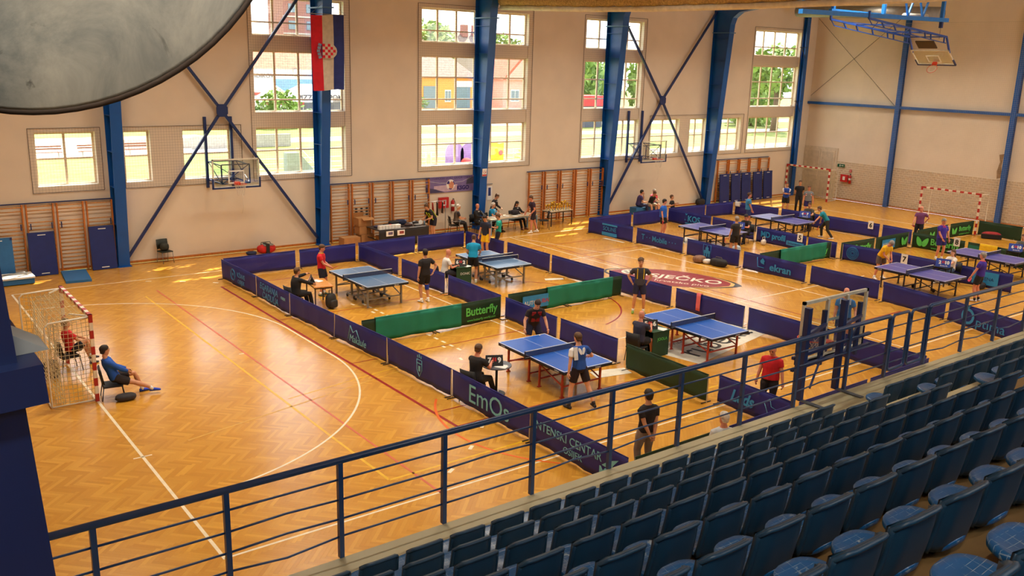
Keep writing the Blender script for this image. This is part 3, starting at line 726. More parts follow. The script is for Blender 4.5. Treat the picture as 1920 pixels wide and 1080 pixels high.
# ------------------------------------------------------------------ handball goals
GR, GW = M('goal_red', (178,34,30), .4), M('goal_white', (236,226,206), .4)
def goal(loc, rz, label, net_on=True, h=2.0, depth=.95):
    """mouth in the local yz plane at x=0 facing +x; the net goes back along -x"""
    t = thing('handball_goal', label, 'goal', loc, rz, 'handball goals'); w = .08
    def striped(a, b, n, nm):
        a, b = Vector(a), Vector(b); root = MB().bar(a, b, w-.004).build(nm, GW, t)
        for i in range(n):
            if i % 2 == 0: MB().bar(a.lerp(b, i/n), a.lerp(b, (i+1)/n), w).build('red_band', GR, root)
    for s in (-1, 1): striped((0,s*1.54,h+.08), (0,s*1.54,0), 11, 'goal_post')
    striped((0,-1.5,h+.04), (0,1.5,h+.04), 15, 'crossbar')
    f = MB()
    for s in (-1, 1):
        y = s*1.52
        f.tube([(0,y,h+.02),(-depth+.08,y,h-.02),(-depth,y,h-.1),(-depth,y,.03),(0,y,.03)], .022, 6)
    f.tube([(-depth,-1.52,.03),(-depth,1.52,.03)], .02, 6); f.bar((-.35,1.1,h+.03),(0,1.5,h+.03),.03); f.bar((-.35,-1.1,h+.03),(0,-1.5,h+.03),.03)
    f.build('back_frame', M('goal_frame',(226,216,196),.45), t)
    if net_on:
        m = MB(); p = .10; th = .0065
        def cord(pts): m.tube(pts, th, 3, caps=False)
        nz = int(h/p)
        for s in (-1, 1):
            for i in range(1, 10): x = -i*.095; cord([(x,s*1.5,h-.02),(x+.02*math.sin(i),s*1.48,h*.5),(x,s*1.5,.05)])
            for k in range(1, nz): cord([(0,s*1.5,k*p),(-.4,s*1.47,k*p-.03),(-.9,s*1.5,k*p)])
        for i in range(0, 31):
            y = -1.5+i*.1; cord([(0,y,h),(-.4,y,h-.09),(-.68-.05*math.sin(i*1.3),y,h-.14),(-.72-.06*math.sin(i),y,h*.5),(-.7+.08*math.sin(i*2.1),y,.04)])
        for k in range(1, nz): cord([(-.71,-1.5,k*p),(-.78,-.5,k*p-.02),(-.74,.5,k*p-.02),(-.71,1.5,k*p)])
        for i in range(1, 7): cord([(-i*.1,-1.5,h-.02*i),(-i*.1,0,h-.05-.02*i),(-i*.1,1.5,h-.02*i)])
        stuff(m.build('goal_net', M('goal_net_cord',(216,200,160),.9), t))
    return t
goal((0,YC,0), 0, 'red and white handball goal with net on the left, two players sitting by it')
goal((XE,YC+.35,0), math.pi, 'red and white goal frame behind the purple polo man at the end wall', False)
goal((44.6,20.75,0), math.pi, 'red and white goal frame standing before the cream door', True, 1.95)

# ------------------------------------------------------------------ wall bars and mats
RUNG = MB().tube([(-.41,0,0),(.41,0,0)], .018, 6).mesh('rung', WOOD); UPR = MB().box((0,0,1.25),(.045,.12,2.5)).mesh('upright', WOOD2)
RZS = [2.42,2.28] + [1.86-.135*i for i in range(13)]
def bars(x0, n, pitch, where, top=2.5):
    for i in range(n):
        t = thing('wall_bars', 'wooden wall bars, %s from left, %s' % (ORD[i], where), 'wall bars', (x0+pitch*(i+.5), 22.25, .02), group='wooden wall bars')
        for s in (-1, 1): link('upright', UPR, t, (s*.43,0,0))
        for z in RZS: link('rung', RUNG, t, (0,-.03,z))
        for s in (-.34,.34):
            if (i+int(s > 0)) % 3: MB().box((s,-.08,1.72),(.035,.03,.22)).build('strap', DBLUE, t)
    m = MB().box((x0+pitch*n/2, 22.33, 2.55), (pitch*n, .05, .04)); tag(m.build('mounting_rail', DBLUE), 'thin dark blue rail above the wall bars %s' % where, 'rail', 'rails above wall bars')
bars(.02, 4, .99, 'at the far left by the left goal'); bars(12.68, 5, 1.02, 'behind the sales table'); bars(23.5, 5, 1.03, 'behind the trophy table'); bars(37.75, 5, .98, 'nearest the end wall')
MAT = M('mat_vinyl', (20,40,108), .5, var=.1, scale=4, bump=.1); MATL = M('mat_light_vinyl', (38,104,160), .55, var=.08)
def mat_(x, w, h, label, mat=MAT, lean=.16, y=22.1):
    t = thing('gym_mat', label, 'gym mat', (x, y-.12, 0.0)); a = math.atan2(lean, h)
    m = MB(); m.box((0,0,h/2),(w,.06,h)); m.build('mat_body', mat, t, rot=(-a,0,0), loc=(0,-.1,.012))
    c = MB()
    for s in (-1,1): c.box((s*(w/2-.03),-.005,h-.05),(.07,.07,.1))
    c.build('corner_patches', DBLUE, t, rot=(-a,0,0), loc=(0,-.1,.012))
    for z in (.08, h-.1): MB().box((.02,-.033,z),(.26,.004,.03)).build('maker_print', PAPER, t, rot=(-a,0,0), loc=(0,-.1,.012))
mat_(.05,.9,1.45,'pale blue gym mat leaning on the wall bars at the far left edge',MATL); mat_(1.42,.85,1.55,'dark blue gym mat leaning left of the bare wall bars'); mat_(3.43,.85,1.6,'dark blue gym mat leaning beside the leftmost column')
for i, x in enumerate((38.2, 39.25, 40.2, 41.3, 42.3)): mat_(x, .82, 1.72, 'dark blue gym mat on the wall bars by the end wall, %s from the left' % ORD[i])
fm = MB().box((0,0,.04),(.82,1.75,.08)); tag(fm.build('floor_mat', MATL, None, (2.27,21.1,.002), (0,0,R(-6))), 'light blue mat lying flat on the floor before the wall bars', 'gym mat')
tp = thing('trampoline', 'low white and blue springboard at the far left edge', 'springboard', (.35, 21.2, 0))
MB().box((0,0,.12),(1.1,.8,.18)).build('base_box', MATL, tp); MB().box((0,0,.24),(1.15,.85,.05)).build('top_board', WHITE, tp); MB().tube([(-.4,.1,.27),(.3,.1,.35),(.4,.0,.3)],.02,6).build('hook_bar', STEEL, tp)

# ------------------------------------------------------------------ table tennis tables
TOPB = M('table_blue', (30,90,184), .35, var=.04); TOPG = M('table_slate_blue', (78,112,150), .28, var=.04); TOPP = M('table_violet', (74,72,150), .35, var=.04)
TRED = M('table_red_steel', (172,52,30), .45); TGRY = M('table_grey_steel', (140,138,132), .4, .4); TDRK = M('table_dark_steel', (46,38,44), .5); TLINE = M('table_white_line', (240,240,240), .5); NETB = M('tt_net', (24,30,70), .8, trans=.35)
def tt_table(x, y, rz, style, label, logo='TIBHAR'):
    t = thing('table_tennis_table', label, 'table', (x, y, 0), R(rz), 'table tennis tables'); L, Wd = 2.74, 1.525
    top, leg = {'b': (TOPB, TRED), 'g': (TOPG, TGRY), 'p': (TOPP, TDRK)}[style]
    for s in (-1, 1):
        h = MB().box((0,s*(L/4+.002),.7475),(Wd,L/2-.004,.025)).build('table_half', top, t); m = MB()
        for q in (-1, 1): m.box((q*(Wd/2-.01),s*L/4,.7606),(.02,L/2-.006,.0012))
        m.box((0,s*(L/2-.01),.7606),(Wd,.02,.0012)); m.box((0,s*L/4,.7606),(.004 if style == 'p' else .006,L/2-.01,.0012)); m.build('white_lines', TLINE, h)
        a = MB()
        for q in (-1, 1): a.box((q*(Wd/2-.012),s*(L/4+.01),.705),(.024,L/2-.05,.06))
        a.box((0,s*(L/2-.014),.705),(Wd,.024,.06)); a.build('apron', BLACK, t)
        for q in (-1, 1):
            if style == 'g':
                MB().bar((q*.62,s*1.12,0),(q*.62,s*1.12,.7),.055).build('leg', leg, t)
                MB().bar((q*.5,s*.22,.12),(q*.5,s*.22,.7),.06).build('leg', leg, t)
                b = MB().bar((q*.5,s*.05,.12),(q*.5,s*.55,.12),.05).build('trolley_bar', leg, t)
                for yy in (.05,.55): MB().disc((q*.5,s*yy,.055),.055,.03,12,'x').build('wheel', BLACK, b)
            else:
                for yy in (.22, 1.12): 
                    lg_ = MB().bar((q*.6,s*yy,0),(q*.6,s*yy,.7),.045).build('leg', leg, t)
                    if yy > 1 or style == 'b': MB().box((q*.6,s*yy,.012),(.1,.06,.024)).build('foot_pad', leg, lg_)
                if style == 'p': MB().disc((q*.42,s*.4,.07),.07,.03,12,'x').build('wheel', BLACK, t)
            MB().bar((q*.66,s*.05,.66),(q*.66,s*1.25,.66),.04).build('side_rail', leg, t)
        MB().bar((-.6,s*1.12,.28),(.6,s*1.12,.28),.035).build('stretcher', leg, t); MB().bar((-.6,s*.22,.22),(.6,s*.22,.22),.035).build('stretcher', leg, t)
        for q in (-.6, .6): MB().bar((q,s*1.12,.3),(q,s*.25,.58),.028).build('diagonal_strut', leg, t)
    nt_ = MB().box((0,0,.836),(1.83,.004,.148)).build('net_mesh', NETB, t); MB().box((0,0,.908),(1.83,.012,.016)).build('net_tape', WHITE, nt_)
    for q in (-1, 1):
        p = MB().box((q*.915,0,.82),(.022,.022,.19)); p.box((q*.84,0,.73),(.17,.05,.03)); p.build('net_post', BLACK, t)
    text(logo, .055, TLINE, t, (-Wd/2-.0015,-L/2+.28,.705), (math.pi/2,0,-math.pi/2), 'maker_print', ext=.0005); text(logo, .055, TLINE, t, (.3,-L/2-.0035,.705), (math.pi/2,0,0), 'maker_print', ext=.0005)
    text(logo, .055, TLINE, t, (-Wd/2-.0015,L/2-.22,.705), (math.pi/2,0,-math.pi/2), 'maker_print', ext=.0005)
    return t
tt_table(9.71,13.25,0,'g','slate blue table tennis table where the red shirted player stands'); tt_table(14.95,13.35,-1.2,'g','slate blue table tennis table beside the player in a cyan shirt')
tt_table(9.82,3.61,-1.5,'b','bright blue table tennis table with red legs, nearest the camera','DONIC'); tt_table(14.92,3.51,-.3,'b','bright blue table with red legs standing over the floor advert','DONIC')
tt_table(27.4,13.55,.9,'p','violet table tennis table where the bulky blue shirted player stands'); tt_table(32.75,13.7,0,'p','violet table tennis table farthest back, behind the number five card'); tt_table(27.41,3.66,-.6,'p','violet table tennis table before the man in the yellow shirt'); tt_table(32.9,3.75,-.6,'p','violet table tennis table at the right edge before the green barriers','JOOLA')
# net clamp set lying on second table
nn = MB().box((0,0,.85),(1.6,.004,.12)); o_ = tag(nn.build('loose_net', NETB, None, (15.0,12.95,0), (0,0,R(-2))), 'second net standing across the slate table by the cyan player', 'net'); MB().box((0,0,.915),(1.6,.012,.014)).build('net_tape', WHITE, o_); MB().box((.8,0,.83),(.03,.03,.14)).build('net_post', STEEL, o_)

# ------------------------------------------------------------------ barriers
BB = M('barrier_blue_fabric', (24,28,124), .6, var=.14, scale=1.2, trans=.10); BGN = M('barrier_green_fabric', (26,58,30), .65, var=.12, scale=1.5, trans=.05)
BCL = M('bright_green_cloth', (8,126,100), .7, var=.12, scale=2); CY = M('print_cyan', (40,140,205), .5); CYL = M('print_pale_cyan', (110,190,215), .5); GNP = M('print_green', (96,204,96), .5); POST = M('barrier_post', (196,180,150), .5); FOOT = M('barrier_foot', (50,46,50), .5)
BH = .72
def fabric(L, z0, z1, seed, amp=.016, nx=None):
    nx = nx or max(8, int(L*7)); nz = 5; rg = random.Random(seed); ph = [rg.uniform(0,6.28) for _ in range(6)]; m = MB(); vs = []
    def disp(x, t): return amp*((1-t)*.8+.25)*(math.sin(x*7+ph[0])+.6*math.sin(x*15+ph[1]+t*2)+.4*math.sin(x*3.1+ph[2]-3*t))
    for s in (0, 1):
        for j in range(nz+1):
            t = j/nz
            for i in range(nx+1):
                x = -L/2+L*i/nx; vs.append((x, disp(x, t)+(.006 if s else 0), z0+(z1-z0)*t - (.012*math.sin(x*2.2+ph[3]) if j == 0 else 0)))
    W_ = nx+1; N_ = W_*(nz+1); fs = []
    for j in range(nz):
        for i in range(nx):
            a = j*W_+i; fs.append((a, a+1, a+W_+1, a+W_)); fs.append((N_+a+1, N_+a, N_+a+W_, N_+a+W_+1))
    for i in range(nx): fs.append((i+1, i, N_+i, N_+i+1)); a = nz*W_+i; fs.append((a, a+1, N_+a+1, N_+a))
    m.add(vs, fs, True); return m
BN = [0]
def barrier(p0, p1, label, col='b', prints=(), h=BH):
    BN[0] += 1; a, b = Vector(p0), Vector(p1); d = b-a; L = d.length-.05; c = (a+b)/2
    t = thing('court_barrier', label, 'barrier', (c.x, c.y, 0), math.atan2(d.y, d.x), 'fabric court barriers'); mat = BB if col == 'b' else BGN
    fabric(L, .035, h, BN[0]).build('fabric_panel', mat, t); MB().tube([(-L/2,.003,h),(L/2,.003,h)], .012, 6).build('top_hem', mat, t)
    for s in (-1, 1):
        q = MB().bar((s*(L/2-.01),.012,0),(s*(L/2-.01),.012,h+.005),.018).build('support_post', POST, t); MB().bar((s*(L/2-.03),-.16,.012),(s*(L/2-.03),.18,.012),.02).build('foot_bar', FOOT, q)
    for p in prints: p(t, L)
    return t
def P_(body, size, mat, x=0., z=.37, sx=1., bold=.0, shear=0.): return lambda t, L: text(body, size, mat, t, (x, -.05, z), sx=sx, bold=bold, shear=shear)
def shape(fn, mat, nm='printed_emblem'): return lambda t, L: fn(MB()).build(nm, mat, t, (0,-.05,0))
def rect(x, z, w, h): return lambda m: m.box((x,0,z),(w,.003,h))
def rings(x, z, rs, th=.008):
    def f(m):
        for r in rs: m.tube([(x+r*math.cos(k*math.pi/12),0,z+r*math.sin(k*math.pi/12)) for k in range(25)], th, 4)
        return m
    return f
def polyl(pts, th=.012): return lambda m: m.tube([(x,0,z) for x, z in pts], th, 4)
def multi(*fs):
    def f(m):
        for g in fs: g(m)
        return m
    return f
def crest(x, z, s): return multi(polyl([(x-.1*s,z+.18*s),(x-.1*s,z-.05*s),(x,z-.2*s),(x+.1*s,z-.05*s),(x+.1*s,z+.18*s),(x-.1*s,z+.18*s)],.009), rect(x,z-.02*s,.07*s,.12*s), rect(x,z+.1*s,.16*s,.02*s), rect(x-.07*s,z+.25*s,.03*s,.06*s), rect(x,z+.27*s,.03*s,.08*s), rect(x+.07*s,z+.25*s,.03*s,.06*s))
def castle(x, z, s): return multi(polyl([(x-.2*s,z-.25*s),(x-.2*s,z+.28*s),(x+.2*s,z+.28*s),(x+.2*s,z-.25*s),(x-.2*s,z-.25*s)],.008), rect(x,z-.02*s,.34*s,.12*s), rect(x,z+.1*s,.16*s,.14*s), rect(x,z+.2*s,.05*s,.08*s), rect(x-.12*s,z-.14*s,.07*s,.14*s), rect(x,z-.14*s,.07*s,.14*s), rect(x+.12*s,z-.14*s,.07*s,.14*s))
def wings(x, z, s):      # two leaf shaped wings
    def f(m):
        for q, a in ((-1, .55), (1, .45)):
            pts = []
            for k in range(14):
                th = 2*math.pi*k/14; u, v = .13*s*math.cos(th), .055*s*math.sin(th)*(1.2-.4*math.cos(th)); ang = math.pi/2+q*a
                pts.append((x+q*-.0+(u*math.cos(ang)-v*math.sin(ang))+q*-.085*s, z+u*math.sin(ang)+v*math.cos(ang)))
            m.poly(pts, .003, 'y')
        return m
    return f
A_ = [(6.52,18.3),(6.62,15.3),(6.63,12.6),(6.75,9.75),(6.9,6.98),(6.97,3.98),(6.96,.92),(6.99,-2.02)]
barrier(A_[0],A_[1],'blue barrier with a ringed emblem and two printed words, back left corner','b',[shape(rings(-.35,.4,(.2,.17)),CY), P_('RŽAVE',.22,CY,.35,.46), P_('OSIJEK',.2,CY,.35,.24), P_('W',.15,CY,-.35,.4)])
barrier(A_[1],A_[2],'blue barrier with two lines of chalky lettering, behind the suited umpire','b',[P_('EGARANJA',.3,CY,-.2,.5,1.0,0,.2), P_('ČADULJA',.3,CY,-.1,.22,1.0,0,.2), P_('OSIJEK',.12,CYL,.95,.45)])
barrier(A_[2],A_[3],'plain pleated blue barrier next to the dark backpack')
barrier(A_[3],A_[4],'blue barrier with a mountain outline and handwritten word','b',[shape(polyl([(-.55,.22),(-.42,.62),(-.28,.45),(-.1,.56),(.08,.3)]),CYL), P_('Makaule',.3,CYL,-.05,.26,.9,0,.25)])
barrier(A_[4],A_[5],'blue barrier with a crowned shield emblem','b',[shape(crest(.15,.37,1.15),CYL)])
barrier(A_[5],A_[6],'blue barrier with a large pale four letter word before the black shirted umpire','b',[P_('EmOs',.62,CYL,.05,.37,1.05)])
barrier(A_[6],A_[7],'blue barrier nearest the camera with several lines of thin pale lettering','b',[P_('INTENSKI CENTAR',.26,CYL,-.25,.48,.95), P_('OSIJEK',.2,CYL,-.05,.24), P_('MKE',.28,CYL,1.0,.2,1.0,.008), shape(lambda m: m.poly([(.8,.35),(1.0,.5),(1.25,.6),(1.12,.45),(1.05,.33)],.003,'y'),CYL)])
for p0, p1, lb in (((6.6,18.36),(9.42,18.42),'plain blue back barrier left of the red shirted player'),((9.55,18.45),(12.0,18.52),'plain blue back barrier behind the red shirted player'),((12.1,18.56),(14.85,18.7),'plain blue back barrier before the cardboard boxes'),((14.92,18.7),(17.3,18.7),'plain blue back barrier before the sales table')): barrier(p0,p1,lb)
for p0, p1, lb, c in (((12.08,18.45),(12.13,15.4),'plain blue divider barrier right of the first slate table','b'),((12.14,15.2),(12.2,12.35),'plain blue divider barrier behind the black shirted player','b'),((12.2,12.2),(12.12,8.98),'pleated blue divider barrier beside the green crate','b'),((12.1,8.75),(12.03,6.1),'plain blue divider barrier behind the black and red shirted player','b'),((12.04,6.0),(12.07,3.6),'plain blue divider barrier between the two bright blue tables','b'),((11.97,3.2),(11.92,.3),'plain dark green barrier in front of the bald umpire','g')): barrier(p0,p1,lb,c)
barrier((12.15,.22),(12.1,-1.95),'blue barrier with wavy cyan word and outlined bird, left of the red shirted man','b',[P_('Leds',.4,CY,-.3,.36,.9,.012,.3), shape(polyl([(.35,.5),(.5,.62),(.55,.45),(.7,.42),(.6,.3),(.65,.15),(.5,.12),(.45,.3),(.35,.5)],.008),CYL)])
for p0, p1, lb in (((17.32,18.66),(17.42,15.95),'plain blue side barrier beside the man in yellow shorts'),((17.44,15.8),(17.45,13.02),'plain blue side barrier right of the second slate table'),((17.45,12.95),(17.52,10.05),'plain blue side barrier left of the standing man with yellow stripes'),((17.54,9.85),(17.7,6.92),'plain blue barrier behind the man with yellow stripes'),((17.7,6.76),(17.8,3.95),'plain blue barrier with a pink towel hanging on it'),((17.8,3.85),(17.88,1.0),'plain blue side barrier left of the folded basket'),((17.88,.9),(17.93,-1.85),'plain blue side barrier seen below the folded basket')): barrier(p0,p1,lb)
BUT = lambda x, s: [P_('Butterfly',.40*s,GNP,x,.42,.95,.008), P_('www.butterfly-world.com',.115*s,GNP,x,.16)]
barrier((7.05,8.72),(9.5,8.72),'dark green barrier mostly covered by bright green cloth, left end','g'); barrier((9.5,8.72),(12.02,8.84),'dark green barrier with pale green lettering between the first two courts','g',BUT(.45,.92))
barrier((12.35,8.95),(14.85,8.95),'dark green barrier with a light blue plate','g',[shape(rect(-.05,.36,1.25,.42),CY,'blue_plate'), lambda t, L: text('AUTO',.2,WHITE,t,(-.35,-.056,.32)), lambda t, L: text('ZUBAK',.2,RED,t,(.2,-.056,.34))]); barrier((14.85,8.95),(17.38,8.97),'dark green barrier covered by cloth beside the man with yellow stripes','g')
barrier((24.9,8.95),(27.3,9.0),'dark green barrier covered by cloth, left end of the right hand block','g'); barrier((27.3,9.0),(29.8,8.95),'dark green barrier half covered, beside the ringed emblem','g',BUT(.35,.85))
barrier((29.95,8.6),(32.4,8.5),'dark green barrier behind the ringed emblem barrier','g',BUT(.3,.85)); barrier((32.45,8.5),(35.3,8.55),'dark green barrier with a light blue plate, behind the yellow shirted man','g',[shape(rect(-.4,.36,1.1,.42),CY,'blue_plate'), lambda t, L: text('AUTO',.17,WHITE,t,(-.65,-.056,.34)), lambda t, L: text('ZUBAK',.17,RED,t,(-.18,-.056,.35)), shape(wings(.95,.36,1.6),GNP)])
barrier((36.05,8.6),(39.1,8.7),'dark green barrier in front of the purple polo man','g',[shape(wings(-.1,.36,1.4),GNP)]+BUT(.9,.8)); barrier((39.3,8.7),(41.5,8.62),'dark green barrier with winged emblem left of the right goal post','g',[shape(wings(-.75,.36,1.4),GNP)]+BUT(.2,.82))
G_ = [(24.4,18.6),(24.58,15.75),(24.62,15.6),(24.7,12.8),(24.68,12.62),(24.7,9.75),(24.7,9.6),(24.76,6.65),(24.8,6.5),(24.83,3.65),(24.8,3.55),(24.42,1.03),(24.38,.95),(23.68,-1.72)]
barrier(G_[0],G_[1],'blue barrier with a cyan boxed word at the right court corner','b',[shape(multi(rect(0,.6,.95,.08),rect(0,.16,.95,.16)),CY), P_('SOLINE',.27,CY,.0,.4,.95)])
barrier(G_[2],G_[3],'blue barrier with a cyan word between rows of dots','b',[P_('T · · Mobile · · ·',.34,CY,0,.38,.95,.004)])
barrier(G_[4],G_[5],'blue barrier with a castle emblem and bags lying before it','b',[shape(castle(-.25,.38,1.0),CY)])
barrier(G_[6],G_[7],'blue barrier with a bold cyan word and bent arrow mark','b',[P_('ekran',.38,CY,.35,.32,1.15,.01), shape(multi(polyl([(-.75,.62),(-.7,.25),(-.4,.24)],.014), lambda m: m.poly([(-.6,.5),(-.5,.62),(-.38,.52),(-.42,.45),(-.4,.38),(-.5,.4),(-.56,.42)],.003,'y')),CY)])
barrier(G_[8],G_[9],'plain blue barrier left of the folded basket, below the violet table'); barrier(G_[10],G_[11],'plain creased blue barrier before the yellow shirted player'); barrier(G_[12],G_[13],'blue barrier at the right with a tall cyan initial and lettering','b',[P_('Ó',.72,CY,-.55,.36,.9,.01), P_('ptima',.42,CY,.3,.28,1.15)])
for p0, p1, lb in (((24.5,18.64),(27.4,18.74),'plain blue back barrier left of the bulky blue player'),((27.5,18.74),(30.1,18.9),'plain blue back barrier behind the bulky blue player'),((30.35,18.95),(33.0,18.85),'plain blue back barrier before the bag by the column'),((33.05,18.85),(35.3,18.82),'plain blue back barrier with a white paper at its corner')): barrier(p0,p1,lb)
barrier((30.2,18.9),(30.25,16.05),'blue divider barrier with a bold cyan four letter word','b',[P_('ŠKOS',.42,CY,.25,.38,1.0,.012), shape(rect(.25,.15,.9,.06),CY)]); barrier((30.2,15.95),(30.0,13.2),'plain blue divider barrier behind the seated black umpire')
barrier((29.98,13.1),(29.86,10.25),'blue divider barrier with cyan word and bar beside the number five card','b',[P_('MD profil',.36,CY,-.4,.42,1.0,.012), shape(rect(.85,.28,.95,.2),CY,'printed_bar'), lambda t, L: text('boucentar',.19,DBLUE,t,(.85,-.056,.28))]); barrier((29.86,10.2),(29.84,8.7),'short plain blue divider barrier behind the bright green cloth')
barrier((29.88,8.5),(30.12,6.6),'blue barrier with cyan concentric rings','b',[shape(rings(-.45,.38,(.06,.11,.16,.21,.26)),CY)]); barrier((30.12,6.45),(30.1,4.0),'blue barrier behind the yellow shirted player with a cyan bar','b',[shape(rect(.2,.3,1.6,.09),CY)]); barrier((30.1,3.9),(30.24,1.55),'blue barrier with a cyan stamp frame behind the purple shirted player','b',[shape(rect(.2,.4,.95,.5),CY,'stamp_frame'), lambda t, L: text('SENA',.18,DBLUE,t,(.3,-.056,.38))])
for p0, p1, lb in (((35.35,18.78),(35.6,16.05),'plain blue barrier behind the pale blue shirted player'),((35.66,15.95),(35.82,13.4),'plain blue barrier behind the bearded umpire'),((35.84,13.3),(36.0,10.45),'plain blue barrier carrying the number six card'),((36.0,10.35),(35.92,8.75),'short plain blue barrier right of the number six card')): barrier(p0,p1,lb)
barrier((35.36,8.45),(35.36,5.95),'dark green barrier with winged emblem behind the violet shirted player','g',[shape(wings(-.7,.37,1.8),GNP)]+BUT(.35,1.0)); barrier((35.34,5.85),(35.2,3.2),'dark green barrier with a yellow shirt hanging on it','g',[shape(rect(-.95,.4,.6,.45),M('print_teal',(20,110,90),.5)), P_('fitnes',.3,GNP,.55,.34,1.0)])
barrier((41.8,8.55),(41.76,6.35),'plain dark green barrier behind the red sports bag','g'); barrier((41.76,6.25),(41.6,3.5),'plain blue barrier at the right edge by the end wall')
for i, (p0, p1, lb, c) in enumerate((((7.1,-2.05),(9.75,-2.05),'dark green barrier below the stand by the man in black','g'),((9.8,-2.05),(12.05,-2.02),'blue barrier below the stand behind the white haired head','b'),((12.2,-2.02),(14.95,-2.0),'blue barrier below the stand left of the folded basket','b'),((15.05,-2.0),(17.85,-1.95),'blue barrier below the stand under the railing gate','b'))): barrier(p0,p1,lb,c)
def cloth(x0, x1, y, label):
    t = thing('draped_cloth', label, 'cloth', ((x0+x1)/2, y-.035, 0), group='bright green cloths over barriers'); L = x1-x0
    fabric(L, .06, BH+.02, int(x0*10), .02, int(L*12)).build('front_fall', BCL, t)
    fabric(L, .5, BH+.02, int(x0*7), .01).build('back_fall', BCL, t, (0,.075,0)); MB().tube([(-L/2,.038,BH+.022),(L/2,.038,BH+.022)], [(.045,.012),(.045,.012)], 8).build('top_fold', BCL, t)
cloth(7.5,10.42,8.72,'bright green cloth draped over the barrier between the first and third courts'); cloth(13.95,16.85,8.93,'bright green cloth draped beside the man with yellow stripes'); cloth(26.2,29.35,8.93,'bright green cloth draped in the right hand block of courts')
CARDM = PAPER
def card(x, y, z, rz, n, label):
    t = thing('number_card', label, 'card', (x, y, z), rz); MB().box((0,0,0),(.28,.006,.38)).build('card_sheet', CARDM, t); text(n, .3, BLACK, t, (0,-.005,-.02), bold=.01)
ry = -math.pi/2
card(29.84,10.6,.62,ry,'5','white card with number five on the divider barrier'); card(35.92,10.9,.62,ry,'6','white card with number six on the blue barrier'); card(35.28,6.3,.64,ry,'8','white card with number eight on the green barrier'); card(30.03,5.75,.55,ry,'7','white card half hidden behind the yellow shirted player')
def hang(name, x, y, w, l, rz, mat, label, cat):
    t = thing(name, label, cat, (x, y, 0), rz); fabric(w, BH-l, BH+.02, int(x*13), .012, 10).build('front_fall', mat, t, (0,-.05,0)); fabric(w, BH-l*.5, BH+.02, int(y*13+3), .008, 8).build('back_fall', mat, t, (0,.04,0)); MB().tube([(-w/2,-.003,BH+.022),(w/2,-.003,BH+.022)], [(.048,.012)]*2, 8).build('top_fold', mat, t)
hang('towel', 17.74, 5.75, .18, .55, ry, M('pink_towel',(222,108,112),.9), 'pink towel hanging over the blue barrier', 'towel'); hang('hung_shirt', 35.3, 4.9, .75, .38, ry, M('yellow_shirt_cloth',(235,190,30),.9), 'yellow shirt hanging over the green barrier', 'shirt'); hang('paper_sheet', 35.33, 18.55, .32, .22, ry, PAPER, 'white paper hanging on the back barrier corner', 'paper')

# ------------------------------------------------------------------ floor advert, papers
fa = thing('floor_advert', 'white floor advert with large black lettering under the blue table', 'floor sticker', (15.9, 3.65, 0), R(12))
MB().box((0,0,.004),(4.2,1.65,.002)).build('sheet', M('advert_white',(226,218,200),.5), fa); text('rubelka', 1.15, BLACK, fa, (.1,-.15,.0056), (0,0,0), bold=.008, ext=.0003); text('GRILL · PIZZERIA', .26, BLACK, fa, (-1.0,.62,.0056), (0,0,0), ext=.0003)
for x, y, w, d, rz, lb in ((11.45,3.2,1.1,.5,R(-12),'crumpled pale sheet on the floor beside the bright blue table'),(16.9,12.1,.75,.25,R(-20),'pale cloth lying on the floor by the second slate table'),(26.9,15.0,1.9,1.0,R(5),'large pale floor sheet under the bulky blue player'),(18.0,4.4,.8,.5,R(15),'small grey sheet on the floor by the pink towel'),(24.2,16.6,1.3,.14,R(-86),'narrow white strip on the floor before the boxed word barrier')):
    m = MB(); m.poly([(-w/2,-d/2),(w/2*.95,-d/2*.9),(w/2,d/2*.8),(w*.1,d/2),(-w/2*.9,d/2*.95)], .004, 'z'); tag(m.build('floor_sheet', M('advert_white'), None, (x,y,.006), (0,0,rz)), lb, 'sheet')
# ------------------------------------------------------------------ people
def C2(c): return M('cloth_%d_%d_%d' % tuple(c), c, .85, var=.12, scale=5)
SKIN = {'l': M('skin_light', (222,165,132), .55, var=.06), 'm': M('skin_medium', (205,146,110), .55, var=.06), 'r': M('skin_ruddy', (214,140,112), .55, var=.06)}
HAIRC = {'k': (40,30,25), 'b': (92,64,42), 'g': (150,142,132), 'w': (214,206,196)}
JOIN = {}
EYE = M('eye_dark', (40,28,24), .4); LIP = M('lip', (160,88,76), .5)
def ik(a, b, l1, l2, hint):
    d = b-a; L = min(d.length, (l1+l2)*.998); L = max(L, abs(l1-l2)+.02); n = d.normalized(); x = (l1*l1-l2*l2+L*L)/(2*L); h = math.sqrt(max(0, l1*l1-x*x))
    hv = Vector(hint); hv = hv-n*hv.dot(n); hv = hv.normalized() if hv.length > 1e-4 else Vector((0,0,1))
    return a+n*x+hv*h, a+n*L
def seg(m, pts, rs, n=10): m.tube(pts, rs, n)
def spine_ring(c, fwd, lat, rx, ry, n=16):
    return [c+fwd*(rx*math.cos(2*math.pi*i/n))+lat*(ry*math.sin(2*math.pi*i/n)) for i in range(n)]
def remesh(o, vox, sm=2):
    r = o.modifiers.new('r', 'REMESH'); r.mode = 'VOXEL'; r.voxel_size = vox; r.use_smooth_shade = True
    s = o.modifiers.new('s', 'SMOOTH'); s.iterations = sm; s.factor = .5; BAKE.append(o)
